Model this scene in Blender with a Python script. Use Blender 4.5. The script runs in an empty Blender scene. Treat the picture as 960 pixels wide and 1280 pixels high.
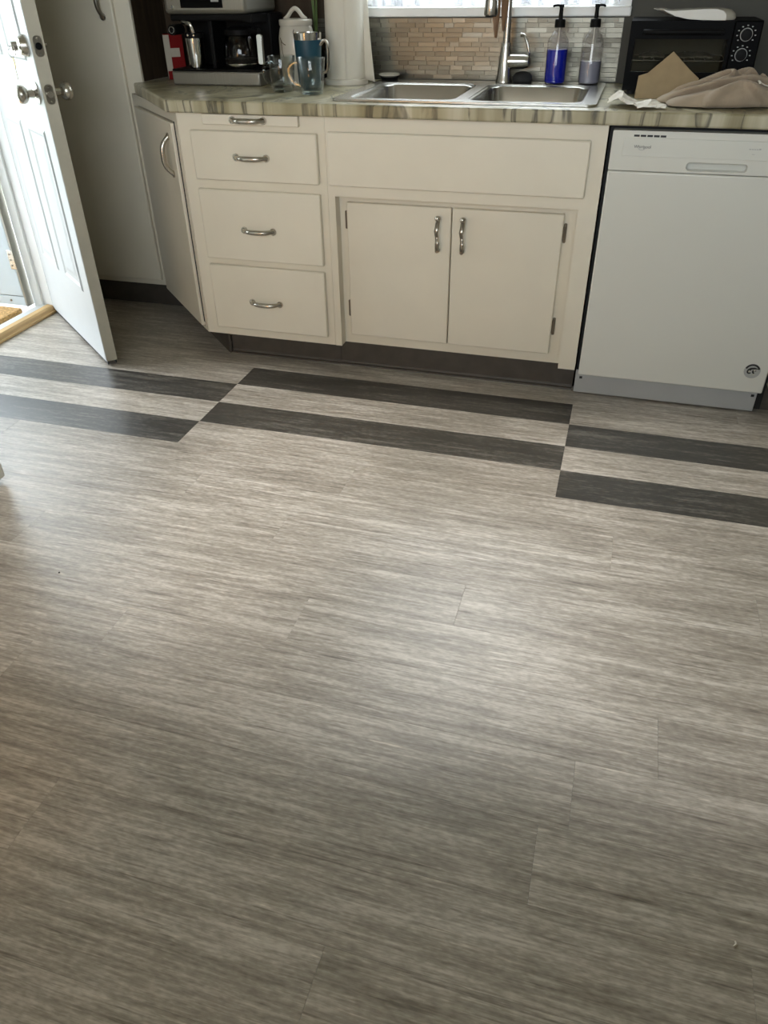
import bpy, bmesh, math, random
from mathutils import Vector, Matrix
random.seed(7)
SC = bpy.context.scene
COL = SC.collection
PI = math.pi

# ------------------------------------------------------------------ camera
cam = bpy.data.cameras.new('camera')
cam.sensor_fit = 'VERTICAL'; cam.sensor_height = 36.0; cam.lens = 945.351 / 1280 * 36.0
cam.clip_start = 0.02
co = bpy.data.objects.new('camera', cam); COL.objects.link(co)
CAM = Vector((1.2828, -2.5828, 1.2452))
p_, y_, r_ = 0.6133, -0.2927, -0.0157
fwd = Vector((math.sin(y_)*math.cos(p_), math.cos(y_)*math.cos(p_), -math.sin(p_)))
rt = Vector((math.cos(y_), -math.sin(y_), 0)); up = rt.cross(fwd)
rt2 = rt*math.cos(r_) + up*math.sin(r_); up2 = up*math.cos(r_) - rt*math.sin(r_)
co.matrix_world = Matrix(((rt2.x, up2.x, -fwd.x, CAM.x), (rt2.y, up2.y, -fwd.y, CAM.y), (rt2.z, up2.z, -fwd.z, CAM.z), (0, 0, 0, 1)))
SC.camera = co

# ------------------------------------------------------------------ sky, light, exposure
w = bpy.data.worlds.new('overcast_sky'); SC.world = w; w.use_nodes = True
bg = w.node_tree.nodes['Background']
bg.inputs[0].default_value = (0.86, 0.93, 1.0, 1); bg.inputs[1].default_value = 14.5
SC.view_settings.view_transform = 'Standard'; SC.view_settings.look = 'None'
SC.view_settings.gamma = 1.0; SC.view_settings.use_curve_mapping = False
SC.view_settings.exposure = 0.0
SPOT_W, SPOT_A = 84.0, 43.0                                 # each of the three added ceiling spots that brighten the floor

def portal(loc, rot, sx, sy):
    l = bpy.data.lights.new('daylight_portal', 'AREA'); l.shape = 'RECTANGLE'; l.size = sx; l.size_y = sy
    l.cycles.is_portal = True
    o = bpy.data.objects.new('daylight_portal', l); COL.objects.link(o); o.location = loc; o.rotation_euler = rot
XL, XR, YB, YF, ZC = -1.16, 2.9, 0.70, -4.0, 2.44          # room: left, right, back (sink wall), rear, ceiling
portal((-1.27, -0.105, 1.03), (0, -PI/2, 0), 2.0, 0.76)
portal((0.705, 0.86, 1.67), (-PI/2, 0, 0), 1.0, 1.04)
portal((1.05, -4.16, 1.6), (PI/2, 0, 0), 2.1, 1.1)

# ------------------------------------------------------------------ materials
MATS = {}
def nodes_of(name):
    m = bpy.data.materials.new(name); m.use_nodes = True
    nt = m.node_tree; b = nt.nodes['Principled BSDF']
    MATS[name] = m
    return m, nt, b
def link(nt, a, b): nt.links.new(a, b)
def node(nt, t, **kw):
    n = nt.nodes.new(t)
    for k, v in kw.items():
        if k in n.inputs: n.inputs[k].default_value = v
        else: setattr(n, k, v)
    return n
def ramp(nt, stops, interp='LINEAR'):
    r = nt.nodes.new('ShaderNodeValToRGB'); r.color_ramp.interpolation = interp
    e = r.color_ramp.elements
    while len(e) < len(stops): e.new(0.5)
    for i, (p, c) in enumerate(stops):
        e[i].position = p; e[i].color = (c[0], c[1], c[2], 1)
    return r
def mat(name, col, rough=0.5, metal=0.0, var=0.06, scale=8.0, bump=0.0, bscale=60.0, stretch=(1, 1, 1), coat=0.0, sheen=0.0, spec=None, trans=0.0, emit=None):
    m, nt, b = nodes_of(name)
    tc = node(nt, 'ShaderNodeTexCoord'); mp = node(nt, 'ShaderNodeMapping'); mp.inputs['Scale'].default_value = stretch
    link(nt, tc.outputs['Object'], mp.inputs[0])
    nz = node(nt, 'ShaderNodeTexNoise', Scale=scale, Detail=4.0); link(nt, mp.outputs[0], nz.inputs['Vector'])
    lo = [max(0, c*(1-var)) for c in col]; hi = [min(1, c*(1+var)) for c in col]
    r = ramp(nt, [(0.3, lo), (0.7, hi)]); link(nt, nz.outputs[0], r.inputs[0]); link(nt, r.outputs[0], b.inputs['Base Color'])
    b.inputs['Roughness'].default_value = rough; b.inputs['Metallic'].default_value = metal
    if coat: b.inputs['Coat Weight'].default_value = coat
    if sheen: b.inputs['Sheen Weight'].default_value = sheen
    if spec is not None: b.inputs['Specular IOR Level'].default_value = spec
    if trans: b.inputs['Transmission Weight'].default_value = trans
    if emit: b.inputs['Emission Color'].default_value = (*emit[0], 1); b.inputs['Emission Strength'].default_value = emit[1]
    if bump:
        n2 = node(nt, 'ShaderNodeTexNoise', Scale=bscale, Detail=3.0); link(nt, mp.outputs[0], n2.inputs['Vector'])
        bp = node(nt, 'ShaderNodeBump', Strength=bump, Distance=0.002); link(nt, n2.outputs[0], bp.inputs['Height']); link(nt, bp.outputs[0], b.inputs['Normal'])
    return m
def thin_glass(name, tint=(0.95, 0.97, 0.97), rough=0.02, power=4.0, edge=0.55):
    m = bpy.data.materials.new(name); m.use_nodes = True; nt = m.node_tree; nt.nodes.remove(nt.nodes['Principled BSDF'])
    out = nt.nodes['Material Output']
    tr = node(nt, 'ShaderNodeBsdfTransparent'); tr.inputs[0].default_value = (*tint, 1)
    gl = node(nt, 'ShaderNodeBsdfGlossy'); gl.inputs['Roughness'].default_value = rough
    lw = node(nt, 'ShaderNodeLayerWeight', Blend=0.5); pw = node(nt, 'ShaderNodeMath', operation='POWER'); pw.inputs[1].default_value = power
    ma = node(nt, 'ShaderNodeMath', operation='MULTIPLY_ADD'); ma.inputs[1].default_value = edge; ma.inputs[2].default_value = 0.04; mx = node(nt, 'ShaderNodeMixShader')
    link(nt, lw.outputs['Facing'], pw.inputs[0]); link(nt, pw.outputs[0], ma.inputs[0]); link(nt, ma.outputs[0], mx.inputs[0])
    link(nt, tr.outputs[0], mx.inputs[1]); link(nt, gl.outputs[0], mx.inputs[2]); link(nt, mx.outputs[0], out.inputs[0])
    MATS[name] = m; return m

mat('paint', (0.76, 0.70, 0.575), 0.42, var=0.03, scale=5, bump=0.05, bscale=90)
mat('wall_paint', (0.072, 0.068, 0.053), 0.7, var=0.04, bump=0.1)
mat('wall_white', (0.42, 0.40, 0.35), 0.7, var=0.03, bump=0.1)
mat('ceiling_paint', (0.5, 0.48, 0.43), 0.8, var=0.02)
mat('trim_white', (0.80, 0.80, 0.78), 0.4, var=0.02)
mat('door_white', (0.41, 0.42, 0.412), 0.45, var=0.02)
mat('door_edge', (0.50, 0.46, 0.37), 0.6, var=0.06, scale=14)
mat('storm_white', (0.42, 0.47, 0.49), 0.35, var=0.02)
mat('appliance_white', (0.70, 0.69, 0.625), 0.28, var=0.015, scale=3, coat=0.3)
mat('appliance_panel', (0.68, 0.675, 0.61), 0.35, var=0.015)
mat('toe_metal', (0.42, 0.425, 0.42), 0.4, metal=0.0, var=0.03)
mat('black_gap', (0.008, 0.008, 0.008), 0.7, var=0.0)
mat('void_dark', (0.02, 0.018, 0.015), 0.9, var=0.0)
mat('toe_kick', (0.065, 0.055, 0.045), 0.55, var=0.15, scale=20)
mat('nickel', (0.52, 0.49, 0.43), 0.27, metal=1.0, var=0.08)
mat('nickel_dark', (0.30, 0.28, 0.24), 0.3, metal=1.0, var=0.1)
mat('hinge_bronze', (0.20, 0.17, 0.13), 0.4, metal=0.8, var=0.15)
mat('chrome', (0.72, 0.71, 0.69), 0.12, metal=1.0, var=0.03)
mat('steel', (0.56, 0.54, 0.50), 0.25, metal=1.0, var=0.06, stretch=(40, 2, 2))
mat('steel_sink', (0.46, 0.445, 0.41), 0.27, metal=1.0, var=0.06, stretch=(2, 40, 2))
mat('steel_dull', (0.29, 0.275, 0.235), 0.42, metal=0.7, var=0.06, stretch=(40, 1, 1))
mat('brass', (0.68, 0.48, 0.20), 0.3, metal=1.0)
mat('black_plastic', (0.007, 0.007, 0.007), 0.5, var=0.1, spec=0.08)
mat('black_gloss', (0.004, 0.004, 0.004), 0.4, var=0.1, spec=0.03)
mat('grey_plastic', (0.34, 0.335, 0.31), 0.45)
mat('mark_grey', (0.42, 0.42, 0.40), 0.5)
mat('mark_black', (0.012, 0.012, 0.012), 0.5)
mat('oven_cavity', (0.11, 0.10, 0.06), 0.6)
mat('foil', (0.50, 0.48, 0.40), 0.4, metal=0.5, var=0.3, scale=40)
mat('ceramic_white', (0.52, 0.485, 0.41), 0.22, var=0.03, coat=0.4)
mat('ceramic_mark', (0.10, 0.075, 0.05), 0.4, var=0.3)
mat('paper', (0.68, 0.635, 0.54), 0.85, var=0.03, bump=0.3, bscale=300)
mat('plastic_white', (0.66, 0.61, 0.52), 0.4, var=0.03)
mat('tumbler_blue', (0.010, 0.055, 0.085), 0.4, var=0.1)
mat('blue_soap', (0.006, 0.014, 0.36), 0.1, var=0.05)
mat('grey_soap', (0.30, 0.30, 0.36), 0.15, var=0.05)
mat('carton_red', (0.16, 0.008, 0.008), 0.8, spec=0.1)
mat('carton_white', (0.40, 0.36, 0.29), 0.8)
mat('cardboard', (0.34, 0.25, 0.14), 0.8, var=0.08, scale=30)
mat('towel_beige', (0.38, 0.30, 0.215), 0.95, var=0.12, scale=14, bump=0.5, bscale=350, sheen=0.1)
mat('towel_hem', (0.72, 0.66, 0.56), 0.9, var=0.06, bump=0.4, bscale=300)
mat('paper_scrap', (0.76, 0.71, 0.62), 0.8, var=0.05)
mat('leather_brown', (0.22, 0.125, 0.065), 0.6, var=0.2, scale=25)
mat('coir', (0.42, 0.25, 0.09), 1.0, var=0.5, scale=120, bump=1.0, bscale=260)
mat('oak', (0.58, 0.38, 0.17), 0.45, var=0.2, scale=6, stretch=(14, 1, 14))
mat('sill_metal', (0.62, 0.63, 0.62), 0.4, metal=0.5)
mat('concrete', (0.5, 0.51, 0.52), 0.9, var=0.08, scale=12, bump=0.3)
mat('lawn', (0.22, 0.25, 0.17), 1.0, var=0.3, scale=3)
mat('grout', (0.22, 0.21, 0.18), 0.8, var=0.1)
mat('subfloor', (0.05, 0.045, 0.04), 0.9)
mat('lamp_glass', (0.9, 0.85, 0.75), 0.5, emit=((1.0, 0.78, 0.5), 6.0))
mat('lamp_shade', (0.8, 0.6, 0.4), 0.8, emit=((1.0, 0.55, 0.20), 12.0))
mat('leaf_green', (0.08, 0.13, 0.03), 0.5, var=0.2)
mat('dark_wood', (0.045, 0.031, 0.019), 0.6, spec=0.15, var=0.3, scale=5, stretch=(8, 8, 1))
mat('rubber_black', (0.012, 0.012, 0.012), 0.7)
thin_glass('clear_glass', (0.90, 0.93, 0.93), 0.03, 2.2, 0.8)
thin_glass('window_glass', (0.97, 0.98, 0.98), 0.0)
thin_glass('smoked_glass', (0.75, 0.74, 0.70), 0.03)
thin_glass('carafe_glass', (0.55, 0.54, 0.52), 0.03)
thin_glass('bottle_plastic', (0.92, 0.92, 0.93), 0.08, 2.4, 0.6)

def floor_mat(name, c_lo, c_mid, c_hi, rough):
    m, nt, b = nodes_of(name)
    geo = node(nt, 'ShaderNodeNewGeometry'); oi = node(nt, 'ShaderNodeObjectInfo')
    off = node(nt, 'ShaderNodeVectorMath', operation='MULTIPLY'); 
    cmb = node(nt, 'ShaderNodeCombineXYZ'); link(nt, oi.outputs['Random'], cmb.inputs[0]); link(nt, oi.outputs['Random'], cmb.inputs[2])
    link(nt, cmb.outputs[0], off.inputs[0]); off.inputs[1].default_value = (37.0, 0, 53.0)
    add = node(nt, 'ShaderNodeVectorMath', operation='ADD'); link(nt, geo.outputs['Position'], add.inputs[0]); link(nt, off.outputs[0], add.inputs[1])
    def nz(sc, scale, detail=3.0, rgh=0.6):
        mp = node(nt, 'ShaderNodeMapping'); mp.inputs['Scale'].default_value = sc; link(nt, add.outputs[0], mp.inputs[0])
        n = node(nt, 'ShaderNodeTexNoise', Scale=scale, Detail=detail, Roughness=rgh); link(nt, mp.outputs[0], n.inputs['Vector']); return n
    n1 = nz((5.0, 62, 1), 1.0, 5.0, 0.74)       # long grain streaks
    n2 = nz((14, 300, 1), 1.0, 2.0, 0.6)        # fine fibres
    n3 = nz((1.2, 14, 1), 1.0, 2.0, 0.5)        # broad bands
    n4 = nz((60, 150, 1), 1.0, 2.0, 0.5)        # flecks
    def mth(op, a, bb, c=None):
        k = node(nt, 'ShaderNodeMath', operation=op)
        for i, v in enumerate((a, bb, c)):
            if v is None: continue
            if isinstance(v, (int, float)): k.inputs[i].default_value = v
            else: link(nt, v, k.inputs[i])
        return k.outputs[0]
    s = mth('MULTIPLY', n1.outputs[0], 0.44)
    s = mth('MULTIPLY_ADD', n2.outputs[0], 0.18, s)
    s = mth('MULTIPLY_ADD', n3.outputs[0], 0.20, s)
    s = mth('MULTIPLY_ADD', n4.outputs[0], 0.18, s)
    r = ramp(nt, [(0.385, c_lo), (0.5, c_mid), (0.60, c_hi)]); link(nt, s, r.inputs[0])
    n5 = nz((5.5, 120, 1), 1.0, 3.0, 0.6); dk = ramp(nt, [(0.60, (1, 1, 1)), (0.70, (0.58, 0.56, 0.54))]); link(nt, n5.outputs[0], dk.inputs[0])
    n6 = nz((9, 130, 1), 1.0, 3.0, 0.6); lt = ramp(nt, [(0.63, (1, 1, 1)), (0.72, (1.35, 1.35, 1.35))]); link(nt, n6.outputs[0], lt.inputs[0])
    m5 = node(nt, 'ShaderNodeMix', data_type='RGBA', blend_type='MULTIPLY'); m5.inputs[0].default_value = 1.0; link(nt, r.outputs[0], m5.inputs[6]); link(nt, dk.outputs[0], m5.inputs[7])
    m6 = node(nt, 'ShaderNodeMix', data_type='RGBA', blend_type='MULTIPLY'); m6.inputs[0].default_value = 1.0; link(nt, m5.outputs[2], m6.inputs[6]); link(nt, lt.outputs[0], m6.inputs[7])
    hsv = node(nt, 'ShaderNodeHueSaturation'); link(nt, m6.outputs[2], hsv.inputs['Color'])
    link(nt, mth('MULTIPLY_ADD', oi.outputs['Random'], 0.05, 0.975), hsv.inputs['Value'])
    link(nt, hsv.outputs[0], b.inputs['Base Color'])
    link(nt, mth('MULTIPLY_ADD', n1.outputs[0], 0.22, rough-0.11), b.inputs['Roughness'])
    b.inputs['Specular IOR Level'].default_value = 0.65; b.inputs['Coat Weight'].default_value = 0.55; b.inputs['Coat Roughness'].default_value = 0.40
    bp = node(nt, 'ShaderNodeBump', Strength=0.35, Distance=0.0012); link(nt, s, bp.inputs['Height']); link(nt, bp.outputs[0], b.inputs['Normal'])
    return m
floor_mat('plank_grey', (0.190, 0.163, 0.130), (0.365, 0.324, 0.270), (0.60, 0.555, 0.49), 0.42)
floor_mat('plank_dark', (0.010, 0.009, 0.008), (0.032, 0.028, 0.023), (0.14, 0.13, 0.11), 0.40)

def counter_mat():
    m, nt, b = nodes_of('marble_laminate')
    tc = node(nt, 'ShaderNodeTexCoord'); mp = node(nt, 'ShaderNodeMapping'); mp.inputs['Scale'].default_value = (1, 0.7, 0.10)
    link(nt, tc.outputs['Object'], mp.inputs[0])
    n1 = node(nt, 'ShaderNodeTexNoise', Scale=5.5, Detail=6.0, Distortion=1.6); link(nt, mp.outputs[0], n1.inputs['Vector'])
    n2 = node(nt, 'ShaderNodeTexNoise', Scale=11.0, Detail=4.0, Distortion=0.8); link(nt, mp.outputs[0], n2.inputs['Vector'])
    base = ramp(nt, [(0.32, (0.27, 0.235, 0.135)), (0.50, (0.42, 0.375, 0.245)), (0.66, (0.55, 0.51, 0.38))]); link(nt, n2.outputs[0], base.inputs[0])
    vein = ramp(nt, [(0.40, (0, 0, 0)), (0.435, (0.85, 0.85, 0.85)), (0.455, (0.05, 0.05, 0.05)), (0.60, (0, 0, 0)), (0.635, (0.7, 0.7, 0.7)), (0.66, (0, 0, 0))]); link(nt, n1.outputs[0], vein.inputs[0])
    mx = node(nt, 'ShaderNodeMix', data_type='RGBA'); link(nt, vein.outputs[0], mx.inputs[0]); link(nt, base.outputs[0], mx.inputs[6]); mx.inputs[7].default_value = (0.05, 0.045, 0.032, 1)
    link(nt, mx.outputs[2], b.inputs['Base Color']); b.inputs['Roughness'].default_value = 0.3
counter_mat()

def tile_mat():
    m, nt, b = nodes_of('brushed_tile')
    oi = node(nt, 'ShaderNodeObjectInfo'); r = ramp(nt, [(0, (0.125, 0.115, 0.090)), (1, (0.18, 0.167, 0.132))]); link(nt, oi.outputs['Random'], r.inputs[0])
    link(nt, r.outputs[0], b.inputs['Base Color']); b.inputs['Metallic'].default_value = 0.8; b.inputs['Roughness'].default_value = 0.30
tile_mat()

def curtain_mat():
    m, nt, b = nodes_of('curtain_stripe')
    tc = node(nt, 'ShaderNodeTexCoord'); sx = node(nt, 'ShaderNodeTexNoise', Scale=1.0, Detail=1.0); mp = node(nt, 'ShaderNodeMapping'); mp.inputs['Scale'].default_value = (16, 0.01, 0.2)
    link(nt, tc.outputs['Object'], mp.inputs[0]); link(nt, mp.outputs[0], sx.inputs['Vector'])
    r = ramp(nt, [(0.40, (0.28, 0.29, 0.32)), (0.47, (0.38, 0.39, 0.42)), (0.50, (0.88, 0.88, 0.88)), (0.62, (0.9, 0.9, 0.9))]); link(nt, sx.outputs[0], r.inputs[0])
    nt.nodes.remove(b); out = nt.nodes['Material Output']
    d = node(nt, 'ShaderNodeBsdfDiffuse'); t = node(nt, 'ShaderNodeBsdfTranslucent'); mx = node(nt, 'ShaderNodeMixShader'); mx.inputs[0].default_value = 0.75
    link(nt, r.outputs[0], d.inputs[0]); link(nt, r.outputs[0], t.inputs[0]); link(nt, d.outputs[0], mx.inputs[1]); link(nt, t.outputs[0], mx.inputs[2])
    tp = node(nt, 'ShaderNodeBsdfTransparent'); m2 = node(nt, 'ShaderNodeMixShader'); m2.inputs[0].default_value = 0.45
    link(nt, mx.outputs[0], m2.inputs[1]); link(nt, tp.outputs[0], m2.inputs[2]); link(nt, m2.outputs[0], out.inputs[0])
curtain_mat()

# ------------------------------------------------------------------ helpers
def add_box(bm, x0, x1, y0, y1, z0, z1, rotz=0.0, piv=None):
    vs = [bm.verts.new((x, y, z)) for x in (x0, x1) for y in (y0, y1) for z in (z0, z1)]
    for f in ((0, 1, 3, 2), (4, 6, 7, 5), (0, 4, 5, 1), (2, 3, 7, 6), (0, 2, 6, 4), (1, 5, 7, 3)):
        bm.faces.new([vs[i] for i in f])
    if rotz:
        bmesh.ops.rotate(bm, verts=vs, cent=piv or (0, 0, 0), matrix=Matrix.Rotation(rotz, 3, 'Z'))
    return vs
def add_lathe(bm, prof, seg=32, c=(0, 0, 0), axis='Z', sx=1.0, sy=1.0, cap=True):
    rings = []
    for r, z in prof:
        ring = []
        for k in range(seg):
            a = 2*PI*k/seg; v = (r*math.cos(a)*sx, r*math.sin(a)*sy, z)
            if axis == 'X': v = (v[2], v[0], v[1])
            elif axis == 'Y': v = (v[0], v[2], v[1])
            elif axis == '-Y': v = (v[0], -v[2], v[1])
            ring.append(bm.verts.new((v[0]+c[0], v[1]+c[1], v[2]+c[2])))
        rings.append(ring)
    for a, b in zip(rings, rings[1:]):
        for k in range(seg): bm.faces.new((a[k], a[(k+1) % seg], b[(k+1) % seg], b[k]))
    if cap:
        for ring in (rings[0], rings[-1]):
            try: bm.faces.new(ring)
            except ValueError: pass
    return rings
def add_tube(bm, pts, rad, seg=10, flat=1.0):
    pts = [Vector(p) for p in pts]; n = len(pts)
    rads = rad if isinstance(rad, (list, tuple)) else [rad]*n
    rings = []; ref = None
    for i, p in enumerate(pts):
        t = (pts[min(i+1, n-1)] - pts[max(i-1, 0)]).normalized()
        if ref is None:
            ref = Vector((0, 0, 1)) if abs(t.z) < 0.9 else Vector((1, 0, 0))
        u = (ref - t*ref.dot(t)).normalized(); v = t.cross(u); ref = u
        rings.append([bm.verts.new(p + u*math.cos(2*PI*k/seg)*rads[i] + v*math.sin(2*PI*k/seg)*rads[i]*flat) for k in range(seg)])
    for a, b in zip(rings, rings[1:]):
        for k in range(seg): bm.faces.new((a[k], a[(k+1) % seg], b[(k+1) % seg], b[k]))
    bm.faces.new(rings[0]); bm.faces.new(rings[-1])
def add_prism(bm, poly, fn, d0, d1):
    """poly 2D; fn(u,v,d)->3D"""
    a = [bm.verts.new(fn(u, v, d0)) for u, v in poly]; b = [bm.verts.new(fn(u, v, d1)) for u, v in poly]; n = len(poly)
    bm.faces.new(a); bm.faces.new(b)
    for i in range(n): bm.faces.new((a[i], a[(i+1) % n], b[(i+1) % n], b[i]))
def rrect(x0, x1, y0, y1, r, n=6):
    out = []
    for cx, cy, a0 in ((x1-r, y1-r, 0), (x0+r, y1-r, PI/2), (x0+r, y0+r, PI), (x1-r, y0+r, 1.5*PI)):
        for k in range(n+1):
            a = a0 + PI/2*k/n; out.append((cx+r*math.cos(a), cy+r*math.sin(a)))
    return out
def spline(pts, n=8):
    pts = [Vector(p) for p in pts]; out = []
    for i in range(len(pts)-1):
        p0 = pts[max(i-1, 0)]; p1 = pts[i]; p2 = pts[i+1]; p3 = pts[min(i+2, len(pts)-1)]
        for k in range(n):
            t = k/n
            out.append(0.5*((2*p1) + (p2-p0)*t + (2*p0-5*p1+4*p2-p3)*t*t + (-p0+3*p1-3*p2+p3)*t**3))
    out.append(pts[-1]); return out
def new_obj(name, me, parent=None):
    o = bpy.data.objects.new(name, me); COL.objects.link(o)
    if parent is not None: o.parent = parent
    return o
def obj(name, bm, m, parent=None, bev=0.0, smooth=True, seg=2, solid=0.0, sub=0, label=None):
    bmesh.ops.recalc_face_normals(bm, faces=bm.faces[:])
    me = bpy.data.meshes.new(name); bm.to_mesh(me); bm.free()
    me.materials.append(MATS[m])
    if smooth:
        me.shade_smooth(); me.set_sharp_from_angle(angle=math.radians(38))
    o = new_obj(name, me, parent)
    if solid:
        s = o.modifiers.new('solid', 'SOLIDIFY'); s.thickness = solid; s.offset = 0
    if bev:
        b = o.modifiers.new('bevel', 'BEVEL'); b.width = bev; b.segments = seg; b.limit_method = 'ANGLE'; b.angle_limit = math.radians(40)
    if sub:
        s = o.modifiers.new('sub', 'SUBSURF'); s.levels = sub; s.render_levels = sub
    if label: o['label'] = label
    return o
def boxo(name, m, parent, x0, x1, y0, y1, z0, z1, bev=0.0, **kw):
    bm = bmesh.new(); add_box(bm, x0, x1, y0, y1, z0, z1); return obj(name, bm, m, parent, bev=bev, **kw)
def latheo(name, m, parent, prof, c=(0, 0, 0), seg=32, **kw):
    bm = bmesh.new(); ax = kw.pop('axis', 'Z'); sx = kw.pop('sx', 1); sy = kw.pop('sy', 1); cap = kw.pop('cap', True)
    add_lathe(bm, prof, seg, c, ax, sx, sy, cap); return obj(name, bm, m, parent, **kw)
def tubeo(name, m, parent, pts, rad, seg=10, flat=1.0, **kw):
    bm = bmesh.new(); add_tube(bm, pts, rad, seg, flat); return obj(name, bm, m, parent, **kw)
def thing(name, label, cat, loc=(0, 0, 0), rotz=0.0, group=None):
    o = bpy.data.objects.new(name, None); COL.objects.link(o); o.location = loc; o.rotation_euler = (0, 0, rotz)
    o.empty_display_size = 0.1; tag(o, label, cat, group); return o
def tag(o, label, cat, group=None):
    o['label'] = label; o['category'] = cat
    if group: o['group'] = group
    return o
def struct(o, label=None, cat=None):
    o['kind'] = 'structure'
    if label: o['label'] = label
    if cat: o['category'] = cat
    return o
def text_mesh(name, s, size, m, parent, loc, rot, ext=0.0003):
    cu = bpy.data.curves.new(name, 'FONT'); cu.body = s; cu.size = size; cu.extrude = ext; cu.align_x = 'CENTER'; cu.align_y = 'CENTER'; cu.resolution_u = 3
    t = bpy.data.objects.new('tmp_text', cu); COL.objects.link(t)
    me = bpy.data.meshes.new_from_object(t.evaluated_get(bpy.context.evaluated_depsgraph_get()))
    bpy.data.objects.remove(t); me.materials.clear(); me.materials.append(MATS[m])
    o = new_obj(name, me, parent); o.location = loc; o.rotation_euler = rot; return o

# ------------------------------------------------------------------ room shell
T = 0.14
TL = 0.095                                                   # left wall
def wall(name, m, boxes):
    bm = bmesh.new()
    for b in boxes: add_box(bm, *b)
    return struct(obj(name, bm, m, smooth=False))
WX0, WX1, WZ0, WZ1 = 0.21, 1.20, 1.16, 2.18
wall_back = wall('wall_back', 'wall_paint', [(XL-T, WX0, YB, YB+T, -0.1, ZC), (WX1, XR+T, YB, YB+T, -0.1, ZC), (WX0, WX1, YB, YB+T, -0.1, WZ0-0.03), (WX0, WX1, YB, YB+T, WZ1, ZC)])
DY0, DY1, DZ = -0.50, 0.29, 2.06                                  # doorway in the left wall
wall('wall_left', 'wall_white', [(XL-TL, XL, DY1, YB, -0.1, ZC), (XL-TL, XL, YF, DY0, -0.1, ZC), (XL-TL, XL, DY0, DY1, DZ, ZC)])
wall('wall_right', 'wall_white', [(XR, XR+T, YF, YB, -0.1, ZC)])
wall('wall_rear', 'wall_white', [(XL-T, 0.0, YF-T, YF, -0.1, ZC), (2.1, XR+T, YF-T, YF, -0.1, ZC), (0.0, 2.1, YF-T, YF, 2.15, ZC), (0.0, 2.1, YF-T, YF, -0.1, 1.05)])
wall('ceiling', 'ceiling_paint', [(XL-T, XR+T, YF-T, YB+T, ZC, ZC+0.12)])
floor = wall('floor', 'subfloor', [(XL, XR, YF, YB, -0.10, -0.004)])

# vinyl planks: 6 x 48 inch, one object each, children of the floor
PW, PL, PY = 0.1524, 1.2353, -0.0733
def plank_mesh(name, m):
    bm = bmesh.new(); b = 0.00025
    lo = [bm.verts.new((x, y, -0.004)) for x, y in ((0, 0), (1, 0), (1, -1), (0, -1))]
    mid = [bm.verts.new((x, y, -0.0002)) for x, y in ((0, 0), (1, 0), (1, -1), (0, -1))]
    tp = [bm.verts.new((x, y, 0)) for x, y in ((b, -b*6), (1-b, -b*6), (1-b, -1+b*6), (b, -1+b*6))]
    bm.faces.new(tp); bm.faces.new(lo)
    for a, c in ((lo, mid), (mid, tp)):
        for i in range(4): bm.faces.new((a[i], a[(i+1) % 4], c[(i+1) % 4], c[i]))
    bmesh.ops.recalc_face_normals(bm, faces=bm.faces[:])
    me = bpy.data.meshes.new(name); bm.to_mesh(me); bm.free(); me.materials.append(MATS[m]); return me
PLM = {'plank_grey': plank_mesh('plank', 'plank_grey'), 'plank_dark': plank_mesh('dark_plank', 'plank_dark')}
known = {7: 1.06, 8: 0.698, 9: 1.52, 10: 1.366, 11: 1.313, 13: 1.015, 12: 0.42, 4: 0.62, 5: 0.17, 6: 1.75, -1: 0.55}
for i in range(-4, 26):
    y1 = PY - i*PW; y0 = max(y1-PW, YF); hi = XR
    if i <= -2: hi = -0.12
    if i in (0, 1, 2, 3): j0 = 0.0
    elif i in known: j0 = known[i]
    else: j0 = random.uniform(0, PL)
    k = math.floor((XL-j0)/PL) - 1
    while j0 + k*PL < hi:
        a = max(XL, j0+k*PL); b = min(hi, j0+(k+1)*PL)
        if b-a > 0.01:
            dark = (i in (0, 2) and k == 0) or (i in (1, 3) and k in (-1, 1))
            o = new_obj('plank', PLM['plank_dark' if dark else 'plank_grey'], floor)
            o.location = (a+0.0001, y1-0.0001, 0); o.scale = (b-a-0.0003, y1-y0-0.0002, 1)
        k += 1

# metal mosaic behind the sink: one object per strip
tm = bmesh.new(); add_box(tm, 0, 1, -0.004, 0, 0, 1); bmesh.ops.recalc_face_normals(tm, faces=tm.faces[:])
TILE = bpy.data.meshes.new('tile'); tm.to_mesh(TILE); tm.free(); TILE.materials.append(MATS['brushed_tile'])
boxo('grout_bed', 'grout', wall_back, -0.59, 1.205, YB-0.003, YB, 0.928, 1.126)
boxo('nook_panel', 'dark_wood', wall_back, -0.602, 0.095, YB-0.0065, YB-0.0032, 0.9285, 1.328)
TZ0, TR = 0.9285, 0.0152
for rI in range(13):
    x = 0.10 - random.uniform(0, 0.07); z = TZ0 + rI*TR
    while x < 1.205:
        wd = random.choice((0.036, 0.048, 0.06, 0.075, 0.075, 0.095)); e = min(x+wd, 1.205)
        if e-x > 0.008:
            o = new_obj('tile', TILE, wall_back); o.location = (x+0.0006, YB-0.003-random.uniform(0, 0.0008), z+0.0006); o.scale = (e-x-0.0012, 1, TR-0.0012)
            o.rotation_euler = (random.gauss(0, 0.02), 0, random.gauss(0, 0.004))
        x = e

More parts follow.
